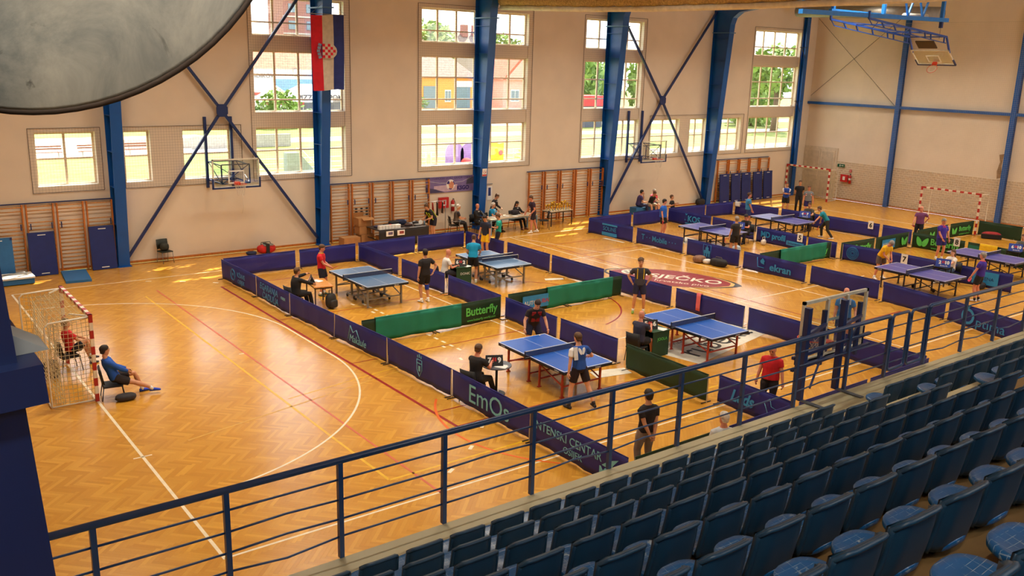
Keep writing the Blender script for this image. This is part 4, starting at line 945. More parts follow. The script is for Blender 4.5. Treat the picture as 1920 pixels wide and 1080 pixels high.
def hand(m, w, d, up, curl=.5, flip=1):
    """palm and five fingers at wrist W, pointing along D, with the back of the hand along UP"""
    d = d.normalized(); side = d.cross(up); side = side.normalized() if side.length > 1e-3 else Vector((0,1,0)); up = side.cross(d).normalized()
    c = w+d*.045; m.ell(c, (.05,.04,.018), 8, 6, Matrix((d, side, up)).transposed().to_euler())
    for k, (o, ln) in enumerate(((-.03,.058),(-.011,.07),(.009,.066),(.028,.052))):
        a = c+d*.035+side*o; b = a+d*ln*.5-up*(curl*.018); e = b+d*ln*.35-up*(curl*.045); m.tube([a,b,e], [.0095,.0085,.007], 6)
    a = c-d*.02+side*(.032*flip); b = a+side*(.026*flip)+d*.03-up*.01; e = b+d*.03-up*.014; m.tube([a,b,e], [.011,.0095,.008], 6)
def person(label, loc, face, H=1.76, lean=0., hipz=None, sit=None, hands=None, feet=None, skin='m', hair='b', hairstyle='short', shirt=(40,40,40), sleeves='short', sleeve_col=None, sleeve_l=None, pants=('shorts',(20,20,22)), shoes=(230,228,225), socks=(235,235,232), fat=1., headyaw=0., headpitch=0., twist=0., extra=None, vox=.017, elbow=None, kneeout=.15, collar=None, group='people in the hall'):
    """face: heading in degrees (0 = +x). local frame: +x forward, +y left"""
    t = thing('person', label, 'person', (loc[0], loc[1], loc[2] if len(loc) > 2 else 0), R(face), group); k = H/1.76
    z0 = (sit+.11) if sit is not None else (hipz if hipz is not None else .95*k)
    pel = Vector((0,0,z0)); ln = R(lean); up = Vector((math.sin(ln),0,math.cos(ln))); fw = Vector((math.cos(ln),0,-math.sin(ln))); lat = Vector((0,1,0))
    tw = R(twist); lat2 = Vector((-math.sin(tw),math.cos(tw),0)); fw2 = lat2.cross(up).normalized(); lat2 = up.cross(fw2).normalized()
    def S(h): return pel+up*(h*k)+ (fw*(-.012*math.sin(h*4)))
    F = fat
    stations = [(-.10,.085,.115),(-.03,.115*F,.165*F**.6),(.08,.108*F,.158*F**.6),(.18,.100*F**1.3,.142*F**.8),(.28,.112*F**1.1,.158*F**.6),(.38,.118*F**.7,.174),(.455,.100,.178),(.495,.070,.135),(.52,.056,.075),(.60,.050,.052)]
    def rings_(extra, lo, hi, nmax=None):
        out = []
        for h, a, b in stations:
            if lo <= h <= hi:
                q = min(1., max(0., h/.4)); l_ = (lat.lerp(lat2, q)).normalized(); f_ = (fw.lerp(fw2, q)).normalized()
                out.append(spine_ring(S(h), f_, l_, (a+extra)*k, (b+extra)*k))
        return out
    sh = {s: S(.455)+lat2*(s*.178*k) for s in (-1,1)}; hp = {s: pel+lat*(s*.092*k)-up*.02 for s in (-1,1)}
    # legs
    feet = feet or ({1:(.02,.12),-1:(-.02,-.12)} if sit is None else {1:(.52,.13),-1:(.52,-.13)})
    J = {}
    for s in (-1,1):
        fx = feet[s]; an = Vector((fx[0], fx[1], (fx[2] if len(fx) > 2 else .085*k)))
        kn, an = ik(hp[s], an, .435*k, .43*k, (1, s*kneeout, .35 if sit is not None else .0)); J[s] = (hp[s], kn, an)
    hands = hands or {}; A = {}
    for s in (-1,1):
        hd = hands.get(s) or (.06, s*.26, z0-.12*k)
        el, wr = ik(sh[s], Vector(hd), .295*k, .255*k, (elbow or {}).get(s, (-.6, s*.5, -.5))); A[s] = (sh[s], el, wr)
    # head
    nk = S(.60); hy = R(headyaw)+tw; hpz = R(headpitch)+ln*.55
    hf = Vector((math.cos(hy)*math.cos(hpz), math.sin(hy)*math.cos(hpz), -math.sin(hpz))); hl = Vector((-math.sin(hy), math.cos(hy), 0)); hu = hf.cross(hl).normalized()*1
    if hu.z < 0: hu = -hu
    hc = nk+hu*(.10*k)+hf*(.022*k)
    def hp_(f, l, u): return hc+hf*(f*k)+hl*(l*k)+hu*(u*k)
    def head_ring(u, cf, rf, rl, n=14): return [hp_(cf+rf*math.cos(2*math.pi*i/n), rl*math.sin(2*math.pi*i/n), u) for i in range(n)]
    b = MB(); b.loft(rings_(0, -1, 1))
    for s in (-1,1):
        a_, e_, w_ = A[s]; seg(b, [a_-lat2*(s*.03),a_+(e_-a_)*.12,a_.lerp(e_,.5),e_,e_.lerp(w_,.3),w_], [.045*k,.058*k,.05*k,.041*k,.042*k,.028*k])
        h_, n_, an = J[s]; seg(b, [h_+Vector((0,0,.02)),h_.lerp(n_,.25),h_.lerp(n_,.6),n_,n_.lerp(an,.3),n_.lerp(an,.7),an-Vector((0,0,.03))], [.09*k*F**.4,.092*k*F**.4,.074*k,.056*k,.06*k,.044*k,.036*k])
    b.loft([head_ring(*q) for q in ((-.125,.03,.03,.028),(-.105,.02,.062,.05),(-.06,.0,.088,.066),(0,-.005,.098,.075),(.05,-.008,.097,.075),(.095,-.012,.075,.06),(.118,-.015,.035,.03))])
    b.ell(hp_(.098,0,-.025), (.017*k,.014*k,.024*k), 8, 6)
    for s in (-1,1): b.ell(hp_(-.005,s*.078,-.012), (.014*k,.011*k,.03*k), 8, 6)
    bo = b.build('body', SKIN[skin], t); remesh(bo, vox*.92, 2)
    hm = MB()
    for s in (-1,1):
        a_, e_, w_ = A[s]; d = (w_-e_); hand(hm, w_, d, Vector((0,s*.6,.8)) if abs(d.normalized().z) < .8 else Vector((0,s,0)), .6, -s)
    JOIN[bo.name] = hm
    # clothes
    sc = C2(shirt); m = MB(); m.loft(rings_(.016, -.07 if pants[0] != 'tucked' else .03, .53))
    frac = {'short': .62, 'long': 1., 'none': 0.}[sleeves]
    def sleeve(mm, s):
        a_, e_, w_ = A[s]
        if sleeves == 'short': seg(mm, [a_-lat2*(s*.05),a_+(e_-a_)*.1,a_.lerp(e_,.62)], [.06*k,.075*k,.07*k])
        elif sleeves == 'long': seg(mm, [a_-lat2*(s*.05),a_+(e_-a_)*.1,a_.lerp(e_,.6),e_,e_.lerp(w_,.4),e_.lerp(w_,.97)], [.06*k,.075*k,.066*k,.06*k,.056*k,.044*k])
    sep = {s: (sleeve_col or (sleeve_l if s > 0 else None)) for s in (-1,1)}
    for s in (-1,1):
        if sleeves != 'none' and not sep[s]: sleeve(m, s)
    so = m.build('shirt' if sleeves == 'short' else ('jacket' if sleeves == 'long' else 'vest'), sc, t); remesh(so, vox, 3)
    for s in (-1,1):
        if sleeves != 'none' and sep[s]:
            q = MB(); sleeve(q, s); remesh(q.build('sleeve', C2(sep[s]), t), vox, 2)
    if collar: 
        q = MB(); q.tube([S(.515)+(fw2*(.072*math.cos(a))+lat2*(.085*math.sin(a)))*k for a in [2*math.pi*i/16 for i in range(17)]], .014, 6); q.build('collar', C2(collar), t)
    pk, pc = pants[0], pants[1]; m = MB(); m.loft(rings_(.012, -1, .09))
    for s in (-1,1):
        h_, n_, an = J[s]
        if pk == 'shorts': seg(m, [h_+Vector((0,0,.03)),h_.lerp(n_,.3),h_.lerp(n_,.72)], [.10*k,.108*k*F**.4,.098*k*F**.4])
        else: seg(m, [h_+Vector((0,0,.03)),h_.lerp(n_,.3),h_.lerp(n_,.7),n_,n_.lerp(an,.4),an+Vector((0,0,.0))], [.10*k,.106*k*F**.4,.086*k,.075*k,.07*k,.06*k])
    remesh(m.build('shorts' if pk == 'shorts' else 'trousers', C2(pc), t), vox, 3)
    for s in (-1,1):
        h_, n_, an = J[s]; sd = (an-n_); ff = Vector((1, s*.18, 0)).normalized()
        if feet[s] and len(feet[s]) > 3: ff = Vector(feet[s][3]).normalized()
        ff3 = ff; upv = Vector((0,0,1)); side = upv.cross(ff3).normalized(); g = an-Vector((0,0,.085*k)); q = MB(); rr = []
        for f, zz, w, hgt in ((-.075,.035,.022,.03),(-.06,.04,.036,.04),(0,.045,.040,.046),(.07,.038,.044,.036),(.13,.03,.042,.028),(.175,.024,.025,.02)):
            c = g+ff3*(f*k)+Vector((0,0,zz*k)); rr.append([c+side*(w*k*math.cos(2*math.pi*i/10))+upv*(hgt*k*math.sin(2*math.pi*i/10)) for i in range(10)])
        q.loft(rr); q.build('shoe', C2(shoes), t)
        if socks and pk == 'shorts': MB().tube([an-(an-n_)*.0-Vector((0,0,.035)), an+(n_-an)*.16], [.044*k,.044*k], 8).build('sock', C2(socks), t)
    # hair and face
    if hair and hairstyle != 'bald':
        q = MB(); hcM = M('hair_'+hair, HAIRC[hair], .7, var=.25, scale=25)
        top = [(.0,-.03,.092,.083),(.045,-.022,.108,.086),(.085,-.016,.098,.078),(.118,-.014,.066,.055),(.132,-.014,.025,.02)]
        q.loft([head_ring(*x) for x in top]); q.loft([head_ring(*x) for x in ((-.07,-.055,.05,.06),(-.02,-.04,.07,.080),(.04,-.03,.09,.085),(.09,-.02,.08,.07))])
        if hairstyle == 'curly':
            rg = random.Random(int(loc[0]*100))
            for i in range(26):
                a = rg.uniform(0,6.28); e = rg.uniform(.15,1.4); q.ell(hp_(-.02+.095*math.cos(a)*math.cos(e)-.02, .09*math.sin(a)*math.cos(e), .03+.095*math.sin(e)), (.034,.034,.03), 6, 5)
        if hairstyle == 'long': q.loft([head_ring(*x) for x in ((-.33,-.075,.03,.06),(-.25,-.075,.045,.085),(-.12,-.065,.055,.09),(.0,-.05,.07,.088),(.06,-.04,.06,.07))])
        q.build('hair', hcM, t)
    elif hair:
        q = MB(); q.loft([head_ring(*x) for x in ((-.06,-.05,.05,.066),(-.02,-.04,.066,.0785),(.02,-.035,.07,.079),(.03,-.035,.06,.07))]); q.build('hair_fringe', M('hair_'+hair, HAIRC[hair], .7, var=.25, scale=25), t)
    e = MB()
    for s in (-1,1): e.ell(hp_(.088,s*.032,.012), (.008*k,.012*k,.007*k), 6, 4); e.box(hp_(.091,s*.033,.032), (.012*k,.03*k,.007*k), (0,0,hy))
    e.build('eyes', EYE, t); MB().ell(hp_(.084,0,-.068), (.008*k,.024*k,.006*k), 8, 4).build('mouth', LIP, t)
    if extra: extra(t, dict(S=S, fw=fw2, lat=lat2, A=A, J=J, hp=hp_, k=k, up=up))
    return t
def bat(name_lab, pos, col, rot=(0,0,0)):
    t = thing('table_tennis_bat', name_lab, 'bat', pos, group='table tennis bats'); t.rotation_euler = rot
    MB().tube([(0,-.006,.13),(0,.006,.13)], [(.078,.075)]*2, 18).build('blade_rubber', M('rubber_%d'%col[0], col, .6), t); MB().box((0,0,.02),(.028,.022,.11)).build('handle', WOOD, t)
def patch(fx, col, w, h, dz, off, nm='shirt_print', side=1):
    """a small printed panel on the chest (side=1) or back (side=-1)"""
    def f(t, q):
        S, fw, lat, up, k = q['S'], q['fw'], q['lat'], q['up'], q['k']; c = S(dz)+fw*(side*(fx)*k)+lat*off*k
        m = MB(); vs = [c+lat*(a*w/2)+up*(b_*h/2)-fw*(side*.012*abs(a)) for a, b_ in ((-1,-1),(1,-1),(1,1),(-1,1))]; vs += [v-fw*(side*.02) for v in vs]
        m.add(vs, [(0,1,2,3),(7,6,5,4),(0,4,5,1),(1,5,6,2),(2,6,7,3),(3,7,4,0)]); m.build(nm, C2(col), t)
    return f
def both(*fs):
    def f(t, q):
        for g in fs: g(t, q)
    return f
BLK = (26,24,26); NAVY = (34,36,66)
# --- left goal
person('man in red shirt sitting inside the net of the left goal', (.0,10.8), 8, sit=.44, feet={1:(.55,.16),-1:(.42,-.2,.35)}, hands={1:(.42,.12,.72),-1:(.38,-.08,.72)}, shirt=(196,24,34), pants=('shorts',(28,28,34)), hair='b', lean=-6, shoes=(60,60,66), kneeout=.3)
def bluejk(t, q): 
    patch(.125,(235,235,235),.05,.3,.3,.14)(t,q); patch(.12,(24,24,34),.14,.12,.43,0,side=-1)(t,q)
person('man in blue and white jacket lounging on a folding chair left of the court', (.42,8.3), -8, sit=.38, lean=-17, feet={1:(.6,.12,.085),-1:(.92,-.1,.085)}, hands={1:(.28,.12,.62),-1:(.3,-.06,.6)}, shirt=(28,84,178), sleeves='long', pants=('shorts',(44,34,34)), hair='k', shoes=(40,70,190), headpitch=12, headyaw=15, extra=bluejk, sleeve_l=None, kneeout=.1, vox=.014)
# --- court 1
def suit(t, q): patch(.128,(236,236,236),.09,.22,.36,0)(t,q)
person('grey haired umpire in a black suit at the wooden desk', (7.05,13.1), 8, sit=.45, hands={1:(.62,.3,1.05),-1:(.55,-.15,.82)}, shirt=BLK, sleeves='long', pants=('long',BLK), hair='b', shoes=BLK, fat=1.22, extra=suit, lean=6)
person('player in red shirt standing at the first slate table', (8.55,14.35), -45, hands={1:(.22,.16,1.0),-1:(.32,-.06,1.02)}, shirt=(206,22,34), collar=(230,190,40), pants=('shorts',(26,24,40)), hair='b', skin='r', shoes=(70,90,80), headpitch=14, fat=1.05)
person('player in black shirt with a blue knee bandage, seen from behind', (11.05,11.8), 92, H=1.8, hands={1:(.0,.28,.84),-1:(-.12,-.24,1.02)}, elbow={-1:(-.2,-1,.1)}, shirt=(34,30,32), pants=('shorts',(22,20,22)), hair='k', shoes=(225,222,215), fat=1.1, headyaw=-12, extra=lambda t,q: MB().tube([q['J'][-1][0].lerp(q['J'][-1][1],.85), q['J'][-1][1].lerp(q['J'][-1][2],.25)], [.075,.068], 10).build('knee_bandage', C2((40,70,190)), t))
# --- court 2
person('bald umpire in white polo beside the green crate', (12.72,13.2), -15, sit=.45, hands={1:(.45,.1,.78),-1:(.42,-.15,.78)}, shirt=(228,222,214), pants=('long',(40,40,46)), hair=None, hairstyle='bald', skin='r', shoes=BLK, lean=12)
person('player in cyan shirt bending over the second slate table', (13.95,13.2), 50, H=1.78, lean=18, hands={1:(.25,.1,.95),-1:(.45,-.2,1.0)}, shirt=(6,146,190), pants=('shorts',(24,22,24)), hair='b', shoes=(210,210,170), headpitch=18)
person('man in navy shirt and yellow shorts standing beside the back barrier', (16.95,16.6), 200, H=1.78, lean=6, hands={1:(.1,.25,.84),-1:(.15,-.25,.88)}, shirt=(34,40,62), pants=('shorts',(238,190,14)), hair='k', shoes=(70,80,70), headpitch=25, socks=(40,40,40))
def bag(t, q):
    m = MB(); m.tube([q['S'](.5)+q['lat']*.12+q['fw']*.05, q['S'](.3)+q['fw']*-.14, q['S'](.0)-q['lat']*.2], .01, 5); m.build('bag_strap', PAPER, t); MB().box(q['S'](-.02)-q['lat']*.23+Vector((.02,0,-.06)), (.2,.07,.22)).build('shoulder_bag', C2((190,176,160)), t)
person('woman in turquoise shirt with a pale shoulder bag', (17.95,17.1), 150, H=1.66, hands={1:(.3,.06,1.1),-1:(.1,-.25,.95)}, shirt=(22,168,150), pants=('long',(24,26,40)), hair='b', shoes=BLK, headpitch=22, extra=bag)
# --- along the window wall
def vest(t, q):
    for o in (-.08,.08): patch(.135,(205,235,40),.09,.42,.22,o)(t,q); patch(.135,(205,235,40),.09,.42,.22,o,side=-1)(t,q)
person('player with yellow training vest leaning over the sales table', (17.15,20.95), 185, H=1.74, lean=38, hands={1:(.5,.15,.95),-1:(.5,-.1,.95)}, shirt=(34,28,30), pants=('shorts',(30,28,44)), hair='b', shoes=(220,220,220), extra=vest)
person('grey haired man in brown vest sitting below the fire extinguisher', (18.75,21.55), -20, sit=.45, hands={1:(.4,.1,.72),-1:(.38,-.06,.7)}, shirt=(98,84,74), sleeve_col=(44,34,38), pants=('long',BLK), hair='w', lean=10, shoes=BLK)
person('bald man in black suit sitting at the left end of the officials table', (19.75,21.25), -75, sit=.45, hands={1:(.45,.15,.8),-1:(.45,-.15,.8)}, shirt=BLK, sleeves='long', pants=('long',BLK), hair=None, hairstyle='bald', skin='r', shoes=BLK, extra=suit)
person('white haired man in cyan sports shirt at the officials table', (20.6,21.3), -60, sit=.45, hands={1:(.42,.2,.8),-1:(.42,-.1,.8)}, shirt=(0,124,168), pants=('long',BLK), hair='w', shoes=BLK, fat=1.1, lean=8, extra=lambda t,q: patch(.128,(240,240,240),.04,.22,.38,.11)(t,q))
person('dark haired man in dark jacket standing behind the officials table', (21.0,21.75), -55, H=1.74, lean=16, hands={1:(.35,.2,1.0),-1:(.3,-.15,.95)}, shirt=(36,28,26), sleeves='long', pants=('long',BLK), hair='b', shoes=BLK, headpitch=20, extra=suit)
person('dark haired woman in black jacket writing at the officials table', (22.1,21.3), -80, H=1.66, sit=.45, hands={1:(.4,.15,.8),-1:(.4,-.12,.8)}, shirt=(24,22,26), sleeves='long', pants=('long',BLK), hair='k', hairstyle='long', shoes=(120,70,50), headpitch=20, extra=suit)
person('man in dark violet polo shirt leaning on the officials table end', (22.05,19.9), 160, H=1.8, lean=10, hands={1:(.2,.22,.95),-1:(.35,-.3,.8)}, shirt=(52,32,52), pants=('shorts',(38,28,40)), hair='b', skin='r', shoes=(240,236,232), feet={1:(.12,.1),-1:(-.25,-.1)}, headpitch=15)
# --- bench by the wall
person('man in violet shirt with a pink towel sitting on the blue bench', (30.55,21.45), -30, sit=.42, lean=14, hands={1:(.28,.05,1.05),-1:(.42,-.1,.7)}, shirt=(62,52,100), pants=('long',(34,36,70)), hair='k', shoes=BLK, fat=1.15, collar=(225,110,120))
person('man in black tank top resting his chin on his hands', (31.3,21.3), -95, sit=.42, lean=30, hands={1:(.32,.05,1.02),-1:(.32,-.05,1.02)}, shirt=(30,26,28), sleeves='none', pants=('shorts',(176,156,130)), hair='b', shoes=(210,160,170), feet={1:(.5,.22),-1:(.5,-.22)}, kneeout=.4)
person('person in pink shirt and white cap on the bench', (31.75,21.55), -95, H=1.68, sit=.42, lean=8, hands={1:(.35,.1,.75),-1:(.35,-.1,.72)}, shirt=(232,84,104), pants=('shorts',(60,50,60)), hair='w', shoes=(230,230,230))
person('person in black stretched low behind the bulky blue player', (32.4,20.6), -60, sit=.12, lean=-10, hands={1:(.1,.35,.55),-1:(.1,-.3,.55)}, shirt=(28,26,28), pants=('shorts',BLK), hair='b', shoes=(200,200,200), feet={1:(.75,.15),-1:(.7,-.15)})
# --- courts of the right block
person('bulky player in bright blue shirt with a red bat', (26.95,16.2), -70, H=1.78, hands={1:(.1,.3,.84),-1:(.12,-.28,.86)}, shirt=(28,92,190), pants=('shorts',(22,24,26)), hair='k', skin='r', shoes=(220,220,220), fat=1.35, headyaw=25, headpitch=8)
person('grey haired player in black shirt, seen from behind at a violet table', (26.3,11.35), 75, H=1.74, hands={1:(.05,.28,.85),-1:(.12,-.26,.84)}, shirt=(40,36,34), pants=('shorts',(30,28,28)), hair='g', shoes=(220,220,220), fat=1.08, extra=lambda t,q: patch(.12,(220,220,220),.05,.08,.42,-.14,side=-1)(t,q))
person('umpire in black shirt sitting behind a blue score board', (29.35,13.15), 190, sit=.45, lean=14, hands={1:(.5,.1,.8),-1:(.45,-.12,.82)}, shirt=(36,32,32), pants=('long',BLK), hair='k', skin='r', shoes=BLK, headpitch=15)
person('player in pale blue shirt at the farthest violet table', (32.65,15.75), -50, H=1.78, hands={1:(.15,.24,.9),-1:(.2,-.2,.9)}, shirt=(62,138,186), pants=('shorts',(40,60,120)), hair='b', skin='r', shoes=(220,220,220), fat=1.2)
def wh(t,q): patch(.125,(236,226,190),.05,.14,.42,.1)(t,q); patch(.125,(236,226,190),.05,.14,.42,-.1)(t,q)
person('player in cyan shirt lunging with a red bat', (33.75,11.9), 125, H=1.72, lean=38, hipz=.86, hands={1:(.62,.4,.75),-1:(.3,-.5,.6)}, shirt=(10,128,150), pants=('long',(40,40,38)), hair='b', shoes=(220,220,220), feet={1:(-.3,.15),-1:(.18,-.18)}, extra=wh)
person('bearded umpire in dark grey shirt behind the far blue score board', (35.1,13.85), 200, sit=.45, lean=6, hands={1:(.45,.12,.8),-1:(.4,-.1,.85)}, shirt=(66,62,56), pants=('long',(40,40,40)), hair='b', shoes=BLK)
person('spectator in blue shirt with white sleeves, arms folded', (38.1,17.5), 222, H=1.78, hands={1:(.22,-.08,1.2),-1:(.22,.08,1.18)}, shirt=(30,66,160), sleeve_col=(220,220,226), pants=('shorts',(28,26,26)), hair='b', shoes=(60,60,60), collar=(220,220,226), group='spectators by the end wall')
person('spectator all in black with hands behind the back', (39.3,17.5), 222, H=1.82, hands={1:(-.16,.1,.95),-1:(-.16,-.1,.95)}, shirt=(24,22,26), pants=('long',(24,22,24)), hair='b', shoes=BLK, fat=1.05, group='spectators by the end wall')
def strp(t,q):
    patch(.128,(176,36,52),.34,.05,.34,0)(t,q); patch(.128,(230,228,224),.34,.04,.295,0)(t,q); patch(.128,(230,228,224),.34,.025,.385,0)(t,q)
person('spectator in grey shirt with red and white stripes', (38.3,16.2), 222, H=1.74, hands={1:(.1,.27,.82),-1:(.1,-.27,.82)}, shirt=(120,122,126), pants=('shorts',(44,34,96)), hair='b', skin='r', shoes=(220,220,220), fat=1.12, extra=strp, group='spectators by the end wall')
person('man in violet polo shirt with hand on hip holding a pink bat', (36.75,8.9), 195, H=1.76, hands={1:(-.2,.2,1.02),-1:(.3,-.22,.92)}, elbow={1:(-.5,1,.2)}, shirt=(112,58,104), pants=('long',(26,24,30)), hair='w', hairstyle='bald', skin='r', shoes=BLK, fat=1.15)
def pink(t,q): patch(.128,(210,50,110),.14,.06,.46,0)(t,q); patch(.13,(240,240,240),.06,.06,.38,.09)(t,q)
person('player in violet shirt with pink collar before the green barrier', (33.85,6.3), -115, H=1.82, hands={1:(.12,.32,.86),-1:(.22,-.1,.95)}, shirt=(62,40,150), pants=('shorts',(40,32,110)), hair='g', skin='r', shoes=(220,220,220), fat=1.3, collar=(214,60,110), extra=pink, headpitch=12)
person('player in yellow shirt bending over the end of a violet table', (28.05,5.6), -105, H=1.74, lean=34, hands={1:(.42,.1,.86),-1:(.42,-.06,.86)}, shirt=(240,182,14), pants=('shorts',(96,80,72)), hair='g', skin='r', shoes=(236,232,228), fat=1.15, headpitch=30, feet={1:(-.05,.2),-1:(-.05,-.2)})
person('woman with long brown hair in white shirt behind a blue score board', (29.8,3.7), 165, H=1.66, sit=.45, hands={1:(.45,.12,.82),-1:(.4,-.12,.8)}, shirt=(228,220,212), pants=('long',(60,80,110)), hair='b', hairstyle='long', skin='l', shoes=(220,220,220))
person('grey haired player in violet shirt and black shorts at the right', (27.9,1.7), 95, H=1.78, hands={1:(.22,.3,.86),-1:(.1,-.26,.84)}, shirt=(58,34,140), pants=('shorts',(24,22,26)), hair='g', skin='r', shoes=(200,196,200), collar=(220,50,90), fat=1.12, socks=(30,30,34))
person('umpire in grey shirt with glasses at the right edge', (35.75,3.75), 175, sit=.45, hands={1:(.45,.12,.82),-1:(.4,-.12,.8)}, shirt=(92,90,86), pants=('long',(50,60,80)), hair='b', shoes=BLK)
# --- front courts
def redx(t,q):
    for o, dz in ((-.08,.42),(.08,.42),(0,.3),(-.06,.2),(.06,.2)): patch(.13,(150,28,30),.11,.12,dz,o)(t,q)
person('player in black and red shirt crouching at the bright blue table', (10.72,5.6), -110, H=1.78, lean=26, hipz=.88, hands={1:(.42,.28,.82),-1:(.38,-.36,.84)}, shirt=(34,24,26), pants=('shorts',(28,30,60)), hair='k', skin='l', shoes=(220,220,220), headpitch=18, extra=redx, vox=.014, feet={1:(-.1,.22),-1:(-.1,-.22)})
def wing_emb(t,q):
    S, fw, lat, up = q['S'], q['fw'], q['lat'], q['up']
    for s in (-1,1):
        c = S(.40)-fw*.142+lat*(.045*s); m = MB(); u = (up+lat*(s*.35)).normalized(); v = fw.cross(u)
        ring_ = [c+u*(.085*math.cos(2*math.pi*i/12))+v*(.034*math.sin(2*math.pi*i/12)) for i in range(12)]
        vs = ring_+[p+fw*.03 for p in ring_]; m.add(vs, [tuple(range(12)), tuple(range(23,11,-1))]+[(i,(i+1)%12,12+(i+1)%12,12+i) for i in range(12)]); m.build('wing_print', C2((236,236,236)), t)
    patch(.125,(230,230,230),.10,.3,.36,.15,side=-1)(t,q)
person('player in blue and white shirt with a white winged emblem, seen from behind', (9.13,1.85), 82, H=1.8, lean=10, hands={1:(.0,.3,.84),-1:(.3,-.42,1.12)}, shirt=(30,76,156), sleeve_l=(232,230,228), pants=('shorts',(34,20,26)), hair='b', skin='l', shoes=(44,40,42), socks=(40,38,40), headyaw=8, extra=wing_emb, vox=.014, feet={1:(.0,.25),-1:(-.3,-.28)}, kneeout=.05)
person('umpire in black shirt sitting at the small round table', (7.35,3.55), 18, sit=.45, lean=8, hands={1:(.5,.1,.84),-1:(.46,-.14,.86)}, shirt=(30,26,28), pants=('long',(28,24,26)), hair='b', skin='r', shoes=(230,228,224), vox=.014, headpitch=10, feet={1:(.5,.1),-1:(.62,-.1)})
person('bald umpire in navy shirt with a strap, sitting at the green crate', (12.85,3.62), 12, sit=.45, lean=6, hands={1:(.48,.12,.88),-1:(.45,-.1,.9)}, shirt=(50,50,72), pants=('shorts',(26,24,28)), hair=None, hairstyle='bald', skin='r', shoes=(40,40,44), fat=1.15, headpitch=8, vox=.014)
def ystr(t,q):
    for o in (-.1,.1): patch(.125,(232,196,20),.025,.34,.34,o)(t,q)
person('curly haired man in dark shirt with yellow stripes, hands on hips', (16.28,7.05), -128, H=1.82, hands={1:(-.02,.24,1.0),-1:(-.02,-.24,1.0)}, elbow={1:(-.3,1,.05),-1:(-.3,-1,.05)}, shirt=(58,56,64), pants=('shorts',(30,30,60)), hair='b', hairstyle='curly', skin='m', shoes=(120,150,60), socks=(236,236,236), extra=ystr, vox=.014, feet={1:(0,.17),-1:(0,-.17)})
person('balding man in red shirt walking below the railing', (12.5,-1.0), 200, H=1.76, hands={1:(.08,.32,.84),-1:(.08,-.3,.84)}, shirt=(196,24,36), pants=('long',(36,26,26)), hair='b', hairstyle='bald', skin='r', shoes=BLK, fat=1.35, headpitch=28, vox=.015)
def bluew(t,q): patch(.13,(236,240,244),.03,.16,.44,.13)(t,q); patch(.13,(236,240,244),.03,.16,.44,-.13)(t,q)
person('bald player in light blue shirt seen through the glass backboard', (18.7,1.15), 215, H=1.8, hands={1:(.25,.3,1.0),-1:(.15,-.28,.86)}, shirt=(52,116,190), pants=('shorts',(40,50,90)), hair=None, hairstyle='bald', skin='r', shoes=(220,220,220), fat=1.25, extra=bluew)
person('man in black polo below the railing, hands behind his back', (7.85,-1.6), 78, H=1.78, hands={1:(-.2,.05,.92),-1:(-.2,-.05,.9)}, elbow={1:(-.5,1,0),-1:(-.5,-1,0)}, shirt=(34,26,28), pants=('long',(150,130,116)), hair='k', skin='m', shoes=BLK, fat=1.1, vox=.013)
person('white haired man just below the ledge, only his head showing', (8.3,-3.1), 60, H=1.72, hands=None, shirt=(200,205,210), pants=('long',(70,70,76)), hair='w', skin='r', shoes=BLK, vox=.014, headyaw=20)
# bats and ball
bat('red bat held by the red shirted player', (8.78,13.98,1.0), (200,34,40), (R(70),0,R(30))); bat('black bat held by the crouching player', (10.32,5.05,.74), (28,24,26), (R(180),0,R(20))); bat('red bat in the hand of the bulky blue player', (26.72,15.98,.86), (214,40,50), (R(180),0,R(60)))
bat('red bat in the hand of the lunging cyan player', (33.28,12.0,.6), (206,50,44), (R(200),0,R(40))); bat('pink bat held by the man in the violet polo', (36.4,9.05,.95), (220,80,84), (R(150),0,R(80))); bat('pink bat held by the grey haired player at the right', (27.62,1.88,.92), (226,80,110), (R(200),0,R(60)))
tag(MB().ell((0,0,0),(.02,.02,.02)).build('table_tennis_ball', PAPER, None, (10.35,4.85,.78)), 'white table tennis ball at the far end of the nearest table', 'ball')
# ------------------------------------------------------------------ furniture and small things
def chair(label, x, y, face, col=(28,28,30), leg=BLACK, arms=False, z=.45):
    t = thing('chair', label, 'chair', (x, y, 0), R(face), 'chairs in the hall'); cm = M('chair_%d_%d_%d' % col, col, .6)
    m = MB(); m.box((0,0,z-.02),(.43,.44,.035)); m.build('seat', cm, t)
    b = MB(); n = 7; vs = []
    for i in range(n+1):
        u = -1+2*i/n
        for zz, xo in ((.0,-.21),(.36,-.27)): vs += [(xo+.04*u*u, u*.22, z+.06+zz), (xo+.04*u*u-.02, u*.22, z+.06+zz)]
    fs = []
    for i in range(n):
        a = i*4; fs += [(a,a+4,a+6,a+2),(a+1,a+3,a+7,a+5),(a+2,a+6,a+7,a+3),(a,a+1,a+5,a+4)]
    fs += [(0,2,3,1),(n*4,n*4+1,n*4+3,n*4+2)]; b.add(vs, fs, True); b.build('backrest', cm, t)
    for sx, sy in ((.2,.2),(.2,-.2),(-.2,.2),(-.2,-.2)): MB().tube([(sx,sy,z-.03),(sx*1.25,sy*1.08,0)], .012, 6).build('leg', leg, t)
    for s in (-1,1): MB().tube([(-.2,s*.2,z-.02),(-.26,s*.2,z+.25)], .011, 6).build('back_strut', leg, t)
    if arms:
        for s in (-1,1): MB().tube([(.2,s*.25,0),(.2,s*.25,z+.2),(-.22,s*.25,z+.2)], .016, 6).build('armrest', STEEL, t)
    return t
CB = {}
